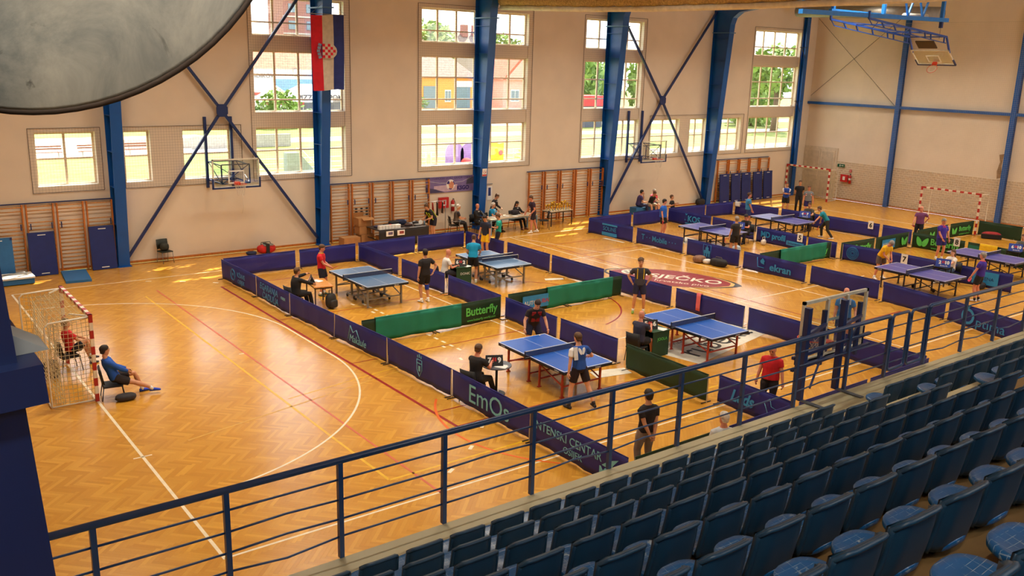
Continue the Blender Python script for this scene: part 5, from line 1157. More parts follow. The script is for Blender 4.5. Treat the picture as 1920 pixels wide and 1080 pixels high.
for lb, x, y, f in (('dark chair holding the red shirted man inside the goal net',-.06,10.8,8),('dark folding chair under the man in the blue and white jacket',.36,8.31,-8),('black chair of the suited umpire',6.98,13.09,8),('chair of the bald umpire in white',12.66,13.22,-15),('black chair of the umpire at the round table',7.28,3.53,18),('black chair of the bald umpire in navy',12.78,3.6,12),('chair of the black shirted umpire with the blue score board',29.42,13.16,190),('chair of the bearded umpire',35.17,13.87,200),('chair of the woman in the white shirt',29.87,3.68,165),('chair of the umpire at the right edge',35.82,3.74,175),('dark chair of the bald man in a suit',19.74,21.32,-75),('dark chair of the white haired man in cyan',20.57,21.36,-60),('dark chair of the woman in black',22.09,21.38,-80)):
    chair(lb, x, y, f, z=.41 if 'folding' not in lb else .34)
chair('black chair with grey armrests under the man in the brown vest',18.68,21.58,-20,arms=True,z=.41); chair('empty black chair right of the officials table',23.15,20.45,150); gc = chair('black chair standing alone against the wall, a bag on its seat',5.65,22.0,-80,(40,44,36),STEEL)
def blob(name, label, cat, x, y, z, d, col, rz=0, extra=None, n=3):
    t = thing(name, label, cat, (x, y, z), rz); rg = random.Random(int(x*100+y*10)); m = MB(); m.sell((0,0,d[2]/2),(d[0]*.47,d[1]*.47,d[2]/2),.72)
    for i in range(n): m.ell((rg.uniform(-.25,.25)*d[0], rg.uniform(-.2,.2)*d[1], d[2]*rg.uniform(.35,.6)), (d[0]*.24,d[1]*.34,d[2]*.36), 10, 6)
    b = m.build('bag_body', M('bag_%d_%d_%d' % col, col, .75, var=.25, scale=9), t)
    if extra: extra(t)
    return t
def straps(col, w, h): return lambda t: MB().tube([(-w*.3,0,h*.7),(-w*.25,0,h*1.25),(w*.2,0,h*1.25),(w*.3,0,h*.7)], .015, 6).build('carry_strap', C2(col), t)
blob('bag','dark bag lying on the lone chair by the wall','bag',5.65,22.05,.45,(.36,.3,.3),(46,48,40))
blob('sports_bag','red and black sports bag on the floor by the wall','bag',9.6,21.75,0,(.85,.38,.36),(188,30,26),0,lambda t:(straps((30,30,32),.8,.36)(t), MB().box((0,0,.2),(.14,.4,.37)).build('black_band',C2((30,28,30)),t), MB().box((.05,-.02,.34),(.4,.3,.05)).build('grey_flap',C2((130,128,124)),t)))
blob('folded_cloth','dark blue folded garment beside the red sports bag','garment',8.95,21.7,0,(.45,.35,.14),(26,34,66))
blob('backpack','dark grey backpack standing under the wooden desk','backpack',8.08,12.72,0,(.40,.28,.5),(44,42,40),R(20),lambda t:(straps((30,30,30),.3,.48)(t), MB().sell((0,-.13,.17),(.15,.06,.13),.5).build('front_pocket',C2((52,50,48)),t)),0)
blob('bag','black bag lying on the floor beside the folding chair','bag',.55,7.95,0,(.5,.3,.16),(46,40,42)); blob('backpack','dark backpack behind the net of the left goal','backpack',-1.15,11.6,0,(.45,.4,.6),(40,38,36)); blob('backpack','dark backpack beside the red shirted man in the goal','backpack',-.55,10.35,0,(.4,.35,.5),(40,34,34))
blob('clothes_heap','heap of brown and white clothes before the castle emblem barrier','clothes',24.05,11.3,0,(.55,.5,.3),(126,92,70)); blob('white_towel','white crumpled towel between the bags on the court','towel',24.15,10.95,0,(.4,.35,.2),(205,200,194)); blob('sports_bag','black sports bag on the floor before the castle emblem barrier','bag',24.2,10.4,0,(.85,.4,.32),(26,24,26),R(-85),straps((90,86,80),.6,.3))
blob('sports_bag','red and black sports bag before the green barrier by the goal','bag',41.3,7.6,0,(.95,.45,.34),(150,26,30),R(-60),lambda t: MB().box((0,-.1,.14),(.9,.3,.2)).build('black_base',C2((28,24,26)),t))
blob('bag','black bag on the floor at the foot of the fifth column','bag',36.2,22.0,0,(.7,.4,.4),(34,32,34)); blob('plastic_bag','white plastic bag on the floor below the bold cyan print','bag',29.6,12.35,0,(.28,.2,.26),(226,220,212),0,straps((226,220,212),.3,.3)); blob('towel','striped pale towel hanging low behind the grey haired player','towel',26.75,11.6,0,(.5,.3,.4),(170,190,205))
blob('sports_bag','dark bag with white top under the violet table at the right','bag',30.0,2.6,0,(.6,.35,.25),(40,36,40)); blob('jacket','black jacket lying on the officials table','jacket',21.75,20.95,.745,(.5,.35,.24),(36,28,36))
# umpire desks, crates and score boards
def desk(name, label, x, y, rz, w, d, h, top, leg, lt=.035):
    t = thing(name, label, 'table', (x, y, 0), R(rz)); MB().box((0,0,h-.015),(w,d,.03)).build('table_top', top, t)
    for sx in (-1,1):
        for sy in (-1,1): MB().bar((sx*(w/2-.04),sy*(d/2-.04),0),(sx*(w/2-.04),sy*(d/2-.04),h-.03),lt).build('leg', leg, t)
    m = MB()
    for sy in (-1,1): m.bar((-w/2+.04,sy*(d/2-.04),h-.06),(w/2-.04,sy*(d/2-.04),h-.06),lt*.9)
    for sx in (-1,1): m.bar((sx*(w/2-.04),-d/2+.04,h-.06),(sx*(w/2-.04),d/2-.04,h-.06),lt*.9)
    m.build('under_frame', leg, t); return t
desk('wooden_desk','light wooden desk of the suited umpire',7.95,13.3,-10,.62,1.15,.74,WOOD,M('dark_desk_leg',(56,40,34),.5))
desk('officials_table','long pale table with grey blue legs where officials sit',21.3,20.75,3,2.9,.75,.75,M('pale_table_top',(196,176,146),.4),M('grey_blue_leg',(120,150,170),.4),.06)
desk('trophy_table','small table full of gold trophies',24.55,21.1,4,1.5,.7,.75,M('pale_table_top'),BLACK,.04)
CRATE = M('green_crate', (22,66,40), .6)
def crate(label, x, y, rz, word, wm_):
    t = thing('umpire_crate', label, 'crate', (x, y, 0), R(rz)); 
    m = MB(); m.box((0,-.24,.36),(.6,.02,.72)); m.box((0,.24,.36),(.6,.02,.72)); m.box((.29,0,.36),(.02,.5,.72)); m.build('side_panels', CRATE, t); MB().box((0,0,.73),(.64,.54,.02)).build('top_board', CRATE, t); MB().box((.05,0,.3),(.5,.46,.02)).build('inner_shelf', BLACK, t)
    text(word, .12, wm_, t, (.05,-.253,.5)); return t
crate('dark green crate table beside the bald umpire in white',13.32,13.05,-6,'DONIC',M('print_white',(230,230,226),.5)); crate('dark green crate table beside the bald umpire in navy',13.6,3.72,-3,'JOOLA',GNP)
rt = thing('round_table','small round grey table in front of the black shirted umpire','table',(8.02,3.6,0)); MB().disc((0,0,.735),.36,.025,32).build('table_top', M('grey_top',(88,90,98),.4), rt); MB().tube([(0,0,.02),(0,0,.72)],.03,8).build('pedestal', BLACK, rt); MB().disc((0,0,.012),.22,.024,24).build('base_disc', BLACK, rt)
for x, y, lb in ((28.75,13.15,'small dark table under the score board of the black shirted umpire'),(34.4,13.6,'small dark table under the score board of the bearded umpire'),(29.25,3.75,'small dark table under the score board of the woman'),(35.15,3.75,'small dark table under the score board at the right edge')): desk('score_table', lb, x, y, 0, .5, .55, .72, BLACK, BLACK)
def score(label, x, y, z, face, l, r, blue):
    t = thing('score_board', label, 'score board', (x, y, z), R(face), 'flip score boards'); w = .42 if not blue else .52; h = .25 if not blue else .3; col = M('score_blue',(30,62,160),.5) if blue else BLACK
    p = [(-.12,0),(.12,0),(0,h)]; m = MB(); m.poly([(a,b) for a, b in p], w, 'x'); m.build('tent_body', col, t)
    tl = math.atan2(.12, h)
    for i, (s, tx) in enumerate(((-.12,l),(.12,r))):
        for q in (-1, 1):
            text(tx, .17, WHITE, t, (s*-q,q*(.062+.004),h*.55), (math.pi/2-tl,0,0) if q < 0 else (math.pi/2-tl,0,math.pi), 'digit', bold=.008, ext=.001)
    for q in (-1,1):
        mm = MB(); mm.box((-.028,0,0),(.035,.004,.09)); mm.box((.028,0,0),(.035,.004,.09)); mm.build('set_flaps', RED, t, (0,q*.058,h*.62), (-tl*-q if q < 0 else tl,0,0))
        if blue: text('Butterfly', .075, WHITE, t, (.03,q*.108,h*.16), (math.pi/2-tl,0,0 if q < 0 else math.pi), 'maker_print', ext=.0008)
    r_ = MB()
    for i in range(4): s = -.15+.1*i; r_.tube([(s,.012*math.cos(k*.8),h+.012*math.sin(k*.8)) for k in range(9)], .004, 4)
    r_.build('binder_rings', STEEL, t)
score('black flip score board on the wooden desk',7.72,13.35,.745,70,'8','9',0); score('black flip score board on the green crate, digits six and two',13.32,13.05,.742,-40,'6','2',0); score('black flip score board on the round table, digits seven and nine',7.95,3.62,.75,-28,'7','9',0); score('black flip score board on the crate of the bald navy umpire',13.5,3.85,.742,-35,'5','6',0)
score('blue flip score board of the black shirted umpire',28.75,13.15,.722,-65,'8','11',1); score('blue flip score board of the bearded umpire',34.4,13.6,.722,-65,'4','7',1); score('blue flip score board of the woman in white, digits two and ten',29.25,3.75,.722,-65,'2','10',1); score('blue flip score board at the right edge, digits six and ten',35.15,3.75,.722,-65,'6','10',1)
for x, y, z, rz, lb in ((8.0,13.5,.746,R(20),'white score sheets on the wooden desk'),(8.02,3.42,.75,R(30),'white score sheet on the round table'),(13.7,3.6,.742,R(10),'white score sheet on the crate of the navy umpire'),(13.45,12.9,.742,R(10),'white score sheet on the crate beside the cyan player')):
    m = MB(); m.box((0,0,.002),(.21,.3,.004)); m.box((.03,.02,.005),(.2,.29,.002),(0,0,.2)); tag(m.build('score_sheet', PAPER, None, (x,y,z), (0,0,rz)), lb, 'paper')
rg = random.Random(5)
for i in range(7):
    m = MB(); m.box((0,0,.004),(.21,.29,.008)); tag(m.build('document', PAPER, None, (20.35+.38*i, 20.72+rg.uniform(-.15,.15), .752), (0,0,rg.uniform(-.5,.5))), '%s white document from the left on the officials table' % ORD[i], 'paper', 'papers on the officials table')
# trophies
def trophy_parts(h):
    n = 12; prof = [(.045,0),(.045,.05),(.015,.06),(.012,h*.45),(.03,h*.55),(.055,h*.8),(.06,h),(.05,h),(.02,h*.62)]
    m = MB(); m.loft([[(r*math.cos(2*math.pi*i/n), r*math.sin(2*math.pi*i/n), z) for i in range(n)] for r, z in prof]); c = m.mesh('cup', GOLD); hm_ = MB()
    for s in (-1,1): hm_.tube([(s*.05,0,h*.9),(s*.09,0,h*.85),(s*.09,0,h*.68),(s*.04,0,h*.62)], .007, 5)
    return c, hm_.mesh('handles', GOLD), MB().box((0,0,.02),(.1,.1,.05)).mesh('plinth', M('marble_plinth',(226,220,210),.3))
TP = [trophy_parts(h) for h in (.26,.33,.42)]; k = 0
for r_ in range(3):
    for i in range(8):
        t = thing('trophy', 'gold cup trophy, %s from the left in the %s row on the trophy table' % (ORD[i], ('front','middle','back')[r_]), 'trophy', (23.95+.17*i+rg.uniform(-.02,.02), 20.88+.2*r_, .751), rg.uniform(0,3), 'gold trophies on the small table')
        for nm, me_ in zip(('cup','handles','plinth'), TP[(r_+rg.randint(0,1)) % 3]): link(nm, me_, t)
# sales table with goods
sa = thing('sales_table','black covered sales table full of sports goods','table',(15.3,20.95,0)); MB().box((0,0,.73),(2.5,1.2,.04)).build('table_top', M('sales_top',(60,50,46),.6), sa)
fabric(2.48,.03,.74,91,.02,24).build('front_cover', M('black_cover',(34,28,28),.8), sa, (0,-.6,0)); MB().box((1.22,0,.37),(.02,1.1,.7)).build('side_cover', M('black_cover'), sa)
for sy in (-.55,.55): MB().bar((-1.2,sy,0),(-1.2,sy,.72),.04).build('leg', BLACK, sa)
MB().box((-1.2,0,.3),(.03,1.1,.03)).build('shelf_bar', BLACK, sa); text('SALE', .14, WHITE, sa, (.1,-.645,.2), ext=.001) if False else None
for i, (dx, c, tx) in enumerate(((-.75,(235,232,228),None),(-.2,(230,226,222),None))):
    pr = MB().box((dx,-.64,.58),(.36,.006,.22)).build('price_poster', C2(c), sa); MB().box((dx+.03,-.645,.59),(.22,.004,.12)).build('poster_picture', C2(((96,86,120),(140,60,56))[i]), pr)
for i in range(7):
    m = MB(); m.box((0,0,.075),(.13,.2,.15)); m.box((0,0,.155),(.136,.206,.012)); tag(m.build('white_box', PAPER, None, (14.2+.15*i, 20.55, .752), (0,0,R(-3))), '%s small white box from the left on the sales table' % ORD[i], 'box', 'small white boxes on the sales table')
goods = [((14.35,21.0),(.4,.3,.1),(58,52,80)),((14.8,21.05),(.35,.3,.12),(34,30,34)),((15.2,21.15),(.5,.35,.22),(30,30,34)),((15.6,21.2),(.6,.3,.24),(28,36,66)),((15.25,20.8),(.45,.3,.08),(52,40,36)),((15.75,20.8),(.4,.3,.09),(70,44,40)),((16.15,20.7),(.35,.25,.07),(150,144,140)),((16.3,21.1),(.3,.3,.12),(60,54,54)),((14.7,20.75),(.2,.2,.1),(40,44,60))]
for i, ((x, y), d, c) in enumerate(goods): blob('sports_item','%s heap of folded sports goods from the left on the sales table' % ORD[i],'sports goods',x,y,.75,d,c)
tag(MB().disc((0,0,.09),.07,.03,18,'y').build('tape_roll', M('tape_orange',(232,80,50),.5), None, (14.75,20.62,.78)), 'orange roll standing between the white boxes on the sales table', 'roll')
tag(MB().disc((0,0,.11),.1,.04,18,'y').build('white_fan', PAPER, None, (16.35,20.75,.755)), 'white round fan at the right end of the sales table', 'fan')
tag(MB().tube([(0,0,0),(0,0,.16),(.0,0,.2)],[.035,.035,.014],10).build('bottle', M('bottle_blue',(120,150,170),.2), None, (16.45,20.6,.752)), 'clear blue bottle at the right end of the sales table', 'bottle')
def carton(label, x, y, z, d, rz=0, openf=False):
    t = thing('cardboard_box', label, 'box', (x, y, z), rz, 'cardboard boxes'); MB().box((0,0,d[2]/2),d).build('carton', CARD, t); MB().box((0,0,d[2]+.002),(d[0],.06,.003)).build('packing_tape', M('tape_tan',(200,160,110),.4), t)
    if openf: MB().box((.12,-d[1]/2-.08,d[2]-.03),(d[0]*.9,.2,.008),(R(25),0,0)).build('open_flap', CARD, t); MB().box((-.05,d[1]/2,d[2]+.1),(d[0]*.8,.008,.2),(R(15),0,0)).build('open_flap', CARD, t)
carton('wide cardboard box left of the box stack',13.25,21.5,0,(.78,.5,.36)); carton('cardboard box at the bottom of the stack by the wall bars',14.1,21.7,0,(.62,.5,.4)); carton('middle cardboard box of the stack by the wall bars',14.0,21.72,.41,(.56,.48,.36)); carton('open cardboard box on top of the stack by the wall bars',13.98,21.72,.78,(.6,.48,.34),0,True); carton('small cardboard box under the sales table',14.65,21.2,0,(.4,.4,.34))
# bats displayed on wall bars
for i in range(3):
    m = MB()
    for j in range(3): m.tube([(-.26+.26*j,-.0,0),(-.26+.26*j,-.012,0)], [(.07,.035)]*2, 12)
    tag(m.build('bat_cases', BLACK, None, (14.2,22.202,1.42-.135*i)), '%s row of black cases hanging on the wall bars above the boxes' % ORD[i], 'cases')
# clothes rack, coats
rk = thing('clothes_rack','metal clothes rack with dark garments beside the sales table','clothes rack',(17.75,21.75,0)); m = MB()
for s in (-.55,.55): m.tube([(s,0,0),(s,0,1.55)], .014, 6); m.tube([(s,-.25,.02),(s,.25,.02)], .014, 6)
m.tube([(-.6,0,1.55),(.6,0,1.55)], .014, 6); m.build('rack_frame', STEEL, rk)
for dx, c, l in ((-.45,(40,36,38),.9),(-.15,(214,56,44),.55),(.1,(30,30,32),.6),(.4,(36,34,42),.5)): fabric(.3,1.5-l,1.5,int(dx*100)+77,.03,8).build('hung_garment', C2(c), rk, (dx,0,0), (0,0,R(70)))
# bench of blue foam blocks
for i, (x, lb) in enumerate(((30.6,'blue foam block under the man in the violet shirt'),(31.5,'blue foam block under the man in the black tank top'))):
    t = thing('foam_block', lb, 'bench', (x,21.45,0)); MB().box((0,0,.2),(.85,.5,.4)).build('block_body', MATL, t); MB().box((0,-.252,.2),(.8,.004,.05)).build('seam', DBLUE, t)
wb_ = thing('water_bottles','white bottle and bag between the two bench sitters','bottle',(31.0,20.95,0)); MB().tube([(0,0,0),(0,0,.2),(0,0,.25)],[.04,.04,.015],8).build('bottle', PAPER, wb_); MB().ell((.15,.1,.12),(.15,.12,.12)).build('small_bag', BLACK, wb_)
# wall fittings
fb = thing('fire_cabinet','red fire hose cabinet on the wall below the banner','fire cabinet',(18.55,22.36,1.12)); MB().box((0,-.06,.24),(.52,.12,.5)).build('cabinet_body', RED, fb); MB().box((0,-.125,.24),(.2,.006,.26)).build('white_label', PAPER, fb); MB().box((0,-.13,.24),(.1,.004,.16)).build('label_pictogram', RED, fb)
fc2 = thing('fire_cabinet','red fire hose cabinet on the brick end wall','fire cabinet',(46.32,19.25,1.15),-math.pi/2); MB().box((0,-.04,.22),(.5,.08,.45)).build('cabinet_body', RED, fc2); MB().box((0,-.085,.22),(.16,.006,.22)).build('white_label', PAPER, fc2)
def exting(label, x, y, z, rz):
    t = thing('fire_extinguisher', label, 'fire extinguisher', (x,y,z), rz); MB().tube([(0,0,0),(0,0,.44),(0,0,.5),(0,0,.53)],[.085,.085,.05,.025],12).build('cylinder', RED, t); MB().tube([(0,0,.53),(0,-.02,.6),(.06,-.03,.56)],.018,6).build('valve_handle', BLACK, t); MB().tube([(.03,-.02,.55),(.1,-.06,.4),(.09,-.07,.2)],.012,6).build('hose', BLACK, t); MB().tube([(0,0,.2),(0,0,.33)],[.087,.087],12).build('paper_label', PAPER, t)
exting('red fire extinguisher on the wall under the banner',19.08,22.312,.93,0); exting('red fire extinguisher on the brick end wall',46.285,18.85,1.08,-math.pi/2)
for y, z, w, h, c, lb in ((19.6,2.12,.5,.18,(20,90,60),'green exit sign on the brick end wall'),(18.9,1.85,.15,.15,(190,40,40),'small red fire sign on the brick end wall')):
    t = thing('wall_sign', lb, 'sign', (46.34,y,z), -math.pi/2); MB().box((0,-.01,0),(w,.02,h)).build('sign_plate', C2(c), t); m = MB(); m.box((-w*.12,-.022,0),(w*.1,.004,h*.6)); m.box((w*.2,-.022,0),(w*.3,.004,h*.18)); m.build('white_pictogram', PAPER, t)
ps = thing('wall_poster','narrow white notice with blue panel right of the third column','poster',(21.25,22.385,1.3)); MB().box((0,-.005,.33),(.3,.01,.68)).build('sheet', PAPER, ps); MB().box((0,-.012,.4),(.15,.006,.4)).build('blue_panel', C2((46,60,120)), ps); MB().box((0,-.02,.78),(.34,.03,.03)).build('hanging_rail', STEEL, ps)
ns = thing('prohibition_sign','small white sign with red ring on the third column','sign',(20.45,21.72,2.6)); MB().box((0,-.01,.15),(.26,.012,.36)).build('sign_plate', PAPER, ns, rot=(R(4),0,0)); m = MB(); ring_pts = [(.09*math.cos(a*math.pi/10),-.022,.2+.09*math.sin(a*math.pi/10)) for a in range(21)]; m.tube(ring_pts,.012,5); m.bar((-.06,-.022,.26),(.06,-.022,.14),.02); m.build('red_ring', RED, ns); MB().box((0,-.02,.02),(.24,.008,.07)).build('red_strip', RED, ns)
# banner
bn = thing('wall_banner','violet banner with a striped ball picture and lettering','banner',(18.95,22.37,2.2)); VB = M('banner_violet',(122,106,158),.7,var=.2,scale=2)
MB().box((0,-.006,0),(2.66,.012,.74)).build('banner_sheet', VB, bn); MB().poly([(-1.33,-.37),(-1.33,-.1),(-.8,-.2),(-.3,-.37)],.004,'y').build('dark_hill', C2((74,68,104)), bn, (0,-.015,0)); MB().poly([(-.9,-.05),(.4,-.02),(.4,-.3),(-.3,-.34),(-.9,-.2)],.003,'y').build('pale_water', C2((196,170,190)), bn, (0,-.014,0)); MB().poly([(.9,-.05),(1.33,-.02),(1.33,.3),(1.1,.3),(.95,.15)],.003,'y').build('dark_trees', C2((78,76,96)), bn, (0,-.014,0))
bl = MB().disc((.02,-.02,-.02),.24,.012,28,'y').build('ball_disc', PAPER, bn); m = MB()
for k_ in range(3): a = k_*2.1+.4; m.poly([(.02+.03*math.cos(a),-.02+.03*math.sin(a)),(.02+.23*math.cos(a-.45),-.02+.23*math.sin(a-.45)),(.02+.235*math.cos(a),-.02+.235*math.sin(a)),(.02+.23*math.cos(a+.45),-.02+.23*math.sin(a+.45))],.004,'y')
m.build('ball_panels', C2((60,52,130)), bl, (0,-.03,0)); MB().poly([(-.05,-.2),(.15,-.2),(.2,.05),(.05,.15),(-.1,0)],.004,'y').build('ball_orange', C2((206,140,110)), bl, (0,-.034,0))
text('KOŠARKAŠKI SAVEZ GRADA OSIJEKA', .145, C2((70,54,120)), bn, (.05,-.016,.29)); text('KSGO', .26, C2((52,40,110)), bn, (.72,-.018,-.2), bold=.012)
MB().tube([(-1.2,-.016,.18),(-.6,-.016,.08),(.0,-.016,.06),(.7,-.016,.1),(1.2,-.016,.28)],.006,4).build('bridge_cable', PAPER, bn)
# flag
fl = thing('flag','red white and blue flag with a checkered shield hanging from a column','flag',(12.2,21.02,6.55)); FC = [C2((200,22,42)), C2((198,188,170)), C2((34,50,116))]
def flag_sheet(x0, x1, mat, nm):
    m = MB(); nx, nz = 6, 14; vs = []
    def dy(x, z): return .025*math.sin(x*9+z*1.2)*(1-z/3.2)+.02*math.sin(z*2.1+x*3)
    for s in (0,.008):
        for j in range(nz+1):
            for i in range(nx+1):
                x = x0+(x1-x0)*i/nx; z = 2.9*j/nz; vs.append((x*(1-.05*(1-j/nz)), dy(x,z)+s, z+.03*math.sin(x*3)))
    W_ = nx+1; N_ = W_*(nz+1); fs = []
    for j in range(nz):
        for i in range(nx): a = j*W_+i; fs += [(a,a+1,a+W_+1,a+W_),(N_+a+1,N_+a,N_+a+W_,N_+a+W_+1)]
    m.add(vs, fs, True); return m.build(nm, mat, fl)
flag_sheet(-.72,-.24,FC[0],'red_stripe'); flag_sheet(-.24,.24,FC[1],'white_stripe'); flag_sheet(.24,.72,FC[2],'blue_stripe')
sh_ = MB().poly([(-.27,1.25),(.12,1.25),(.24,1.3),(.33,1.4),(.36,1.52),(.33,1.64),(.24,1.74),(.12,1.8),(-.27,1.8)],.01,'y').build('shield', FC[1], fl, (0,-.06,0))
for i in range(5):
    for j in range(5):
        if (i+j) % 2 == 0: 
            w_ = .11; x = -.22+.115*i; z = 1.305+.11*j
            if i == 4 and j in (0,4): continue
            MB().box((x,-.008,z),(.112,.004,.108)).build('red_check', FC[0], sh_)
cr_ = MB()
for i in range(5): cr_.box((-.42+.03*math.cos(i*1.6),-.065,1.28+.12*i),(.13,.006,.1),(0,R(8*(i-2)),0))
cr_.build('crown_emblems', C2((120,140,170)), fl); MB().box((-.3,-.062,1.52),(.03,.006,.5)).build('crown_band', C2((44,50,100)), fl)
MB().tube([(-.78,0,2.93),(.8,0,2.93)],.014,6).build('flag_pole', STEEL, fl); MB().tube([(.78,0,2.93),(.3,.1,3.35)],.006,4).build('flag_cord', STEEL, fl); MB().tube([(-.7,0,2.93),(-.1,.2,3.35)],.006,4).build('flag_cord', STEEL, fl)
bwl = MB(); bwl.poly([(0,0),(.25,-.1),(.3,.3),(.2,.8),(.3,1.2),(.05,1.25),(.1,.6)],.006,'x'); tag(bwl.build('damaged_plaster', M('bare_plaster',(150,120,86),.9,var=.3), None, (46.392,9.85,2.5)), 'brown patch of damaged plaster beside the end wall column', 'plaster patch')
# ------------------------------------------------------------------ outdoors
def grass_mat():
    m = bpy.data.materials.new('lawn_grass'); m.use_nodes = True; t = m.node_tree; b = t.nodes['Principled BSDF']; g = t.nodes.new('ShaderNodeNewGeometry'); n = t.nodes.new('ShaderNodeTexNoise'); n.inputs['Scale'].default_value = .8; n.inputs['Detail'].default_value = 8
    t.links.new(g.outputs['Position'], n.inputs['Vector']); c = t.nodes.new('ShaderNodeValToRGB'); t.links.new(n.outputs[0], c.inputs[0]); c.color_ramp.elements[0].position = .35; c.color_ramp.elements[0].color = lin((92,112,34))+(1,); c.color_ramp.elements[1].position = .68; c.color_ramp.elements[1].color = lin((132,136,62))+(1,)
    t.links.new(c.outputs[0], b.inputs['Base Color']); b.inputs['Roughness'].default_value = .9; return m
gl = MB().box((70,112,-.35),(300,178,.2)).build('ground', grass_mat()); struct(gl, 'sunlit lawn outside the windows')
PATHM = M('pale_path',(206,196,180),.9)
for pts, lb in (([(-10,62,0),(26,62,0),(26,80,0),(-10,80,0)],'wide pale paved square outside the left windows'),([(26,69.5,0),(60,69,0),(120,60,0),(120,63.5,0),(60,73.5,0),(26,74,0)],'curved pale path across the lawn'),([(20,88,0),(70,82,0),(140,74,0),(140,80,0),(70,88,0),(20,93,0)],'far pale path before the houses'),([(50,107,0),(140,105,0),(140,113,0),(50,113,0)],'pale street in front of the houses'),([(60,46,0),(120,44,0),(120,50,0),(60,51,0)],'pale path outside the windows near the end wall')):
    n = len(pts); m = MB(); m.add([(p[0],p[1],-.245) for p in pts]+[(p[0],p[1],-.23) for p in pts], [tuple(range(n-1,-1,-1)), tuple(range(n,2*n))]+[(i,(i+1)%n,n+(i+1)%n,n+i) for i in range(n)]); tag(m.build('garden_path', PATHM), lb, 'path')
def gz(o): o.location.z = -.25; return o
for i, (x, y, lb) in enumerate(((8.9,63,'left slatted bench on the paved square outside'),(12.6,63,'middle slatted bench on the paved square outside'),(16.2,63.4,'right slatted bench on the paved square outside'))):
    t = gz(thing('park_bench', lb, 'bench', (x,y,0))); BW = M('bench_wood',(140,88,66),.7)
    for z, yy in ((.45,-.1),(.45,.1),(.7,.25),(.88,.28)): MB().box((0,yy,z),(2.6,.12 if z < .5 else .05,.05 if z < .5 else .12)).build('slat', BW, t)
    for s in (-1,1): MB().box((s*1.0,.05,.22),(.08,.4,.44)).build('leg', STEEL, t); MB().bar((s*1.0,.2,.4),(s*1.0,.3,.95),.05).build('back_post', STEEL, t)
def wall_low(x0, x1, y, h, label, c):
    m = MB(); m.box(((x0+x1)/2,y,h/2-.228),(x1-x0,.3,h)); tag(m.build('low_wall', C2(c)), label, 'wall')
wall_low(14,21.5,67.2,.9,'low grey wall beside the paved square',(176,170,164)); wall_low(21,30,66,1.1,'grey concrete kerb wall outside the left basket windows',(164,160,154))
# rail fence
for k, (x0, y0, x1, y1, lb) in enumerate(((19,47.5,33,47.2,'white rail fence outside the flag windows'),(33.5,47.2,48,47,'white rail fence outside the widest windows'))):
    t = gz(thing('rail_fence', lb, 'fence', (x0,y0,0), math.atan2(y1-y0,x1-x0))); L = math.hypot(x1-x0,y1-y0); FM = M('fence_white',(222,216,206),.5)
    for i in range(int(L/2)+1): MB().bar((i*2,0,0),(i*2,0,1.1),.06).build('post', FM, t)
    for z in (.35,.7,1.05): MB().bar((0,0,z),(L,0,z),.045).build('rail', FM, t)
# play equipment
PU, YE, RE = C2((168,130,200)), C2((240,196,60)), C2((206,72,60))
pg = gz(thing('playhouse','purple arched playhouse with red rocker outside the widest windows','playhouse',(36.2,46.2,0)))
for x, w, h in ((-1.2,1.7,1.9),(.1,1.5,1.8)):
    pts = [(x-w/2,0),(x+w/2,0)]+[(x+w/2*math.cos(a*math.pi/8), h-w/2+w/2*math.sin(a*math.pi/8)) for a in range(9)]; MB().poly(pts,.08,'y').build('arched_panel', PU, pg)
MB().ell((-.4,-.5,.35),(.5,.3,.35)).build('rocker', RE, pg); MB().box((1.1,-.2,.45),(1.1,.5,.7)).build('toy_box', RE, pg); MB().box((1.1,-.2,.85),(1.1,.4,.12)).build('seat_pad', PAPER, pg)
yt = gz(thing('play_tower','yellow play panel beside the purple playhouse','play panel',(39.0,46.4,0))); MB().poly([(-.6,0),(.9,0),(.9,1.7),(.4,1.6),(.1,1.75),(-.5,1.7)],.1,'y').build('yellow_panel', YE, yt); MB().disc((.6,-.08,.9),.2,.04,14,'y').build('red_disc', RE, yt)
sl = gz(thing('slide_tower','purple and red slide tower right of the third column','slide',(43.3,46.5,0))); MB().poly([(-.7,0),(.7,0),(.7,2.8),(.4,2.6),(0,2.9),(-.4,2.6),(-.7,2.8)],.12,'y').build('tower_panel', PU, sl); MB().box((1.0,0,1.5),(.5,.4,3.0)).build('red_side', RE, sl)
for i in range(6): MB().box((-1.0-.2*i,0,1.5-.27*i),(.26,.6,.05)).build('step', YE, sl)
s2 = gz(thing('metal_slide','grey metal slide with white handrail outside the flag windows','slide',(22.0,46.2,0))); MB().poly([(-1.0,0),(1.3,0),(-.1,1.6),(-1.0,1.6)],.6,'y').build('slide_body', C2((150,156,150)), s2); MB().tube([(-.3,-.35,1.9),(.1,-.35,1.75),(.6,-.35,1.2),(1.5,-.35,.3)],.05,6).build('handrail', PAPER, s2)
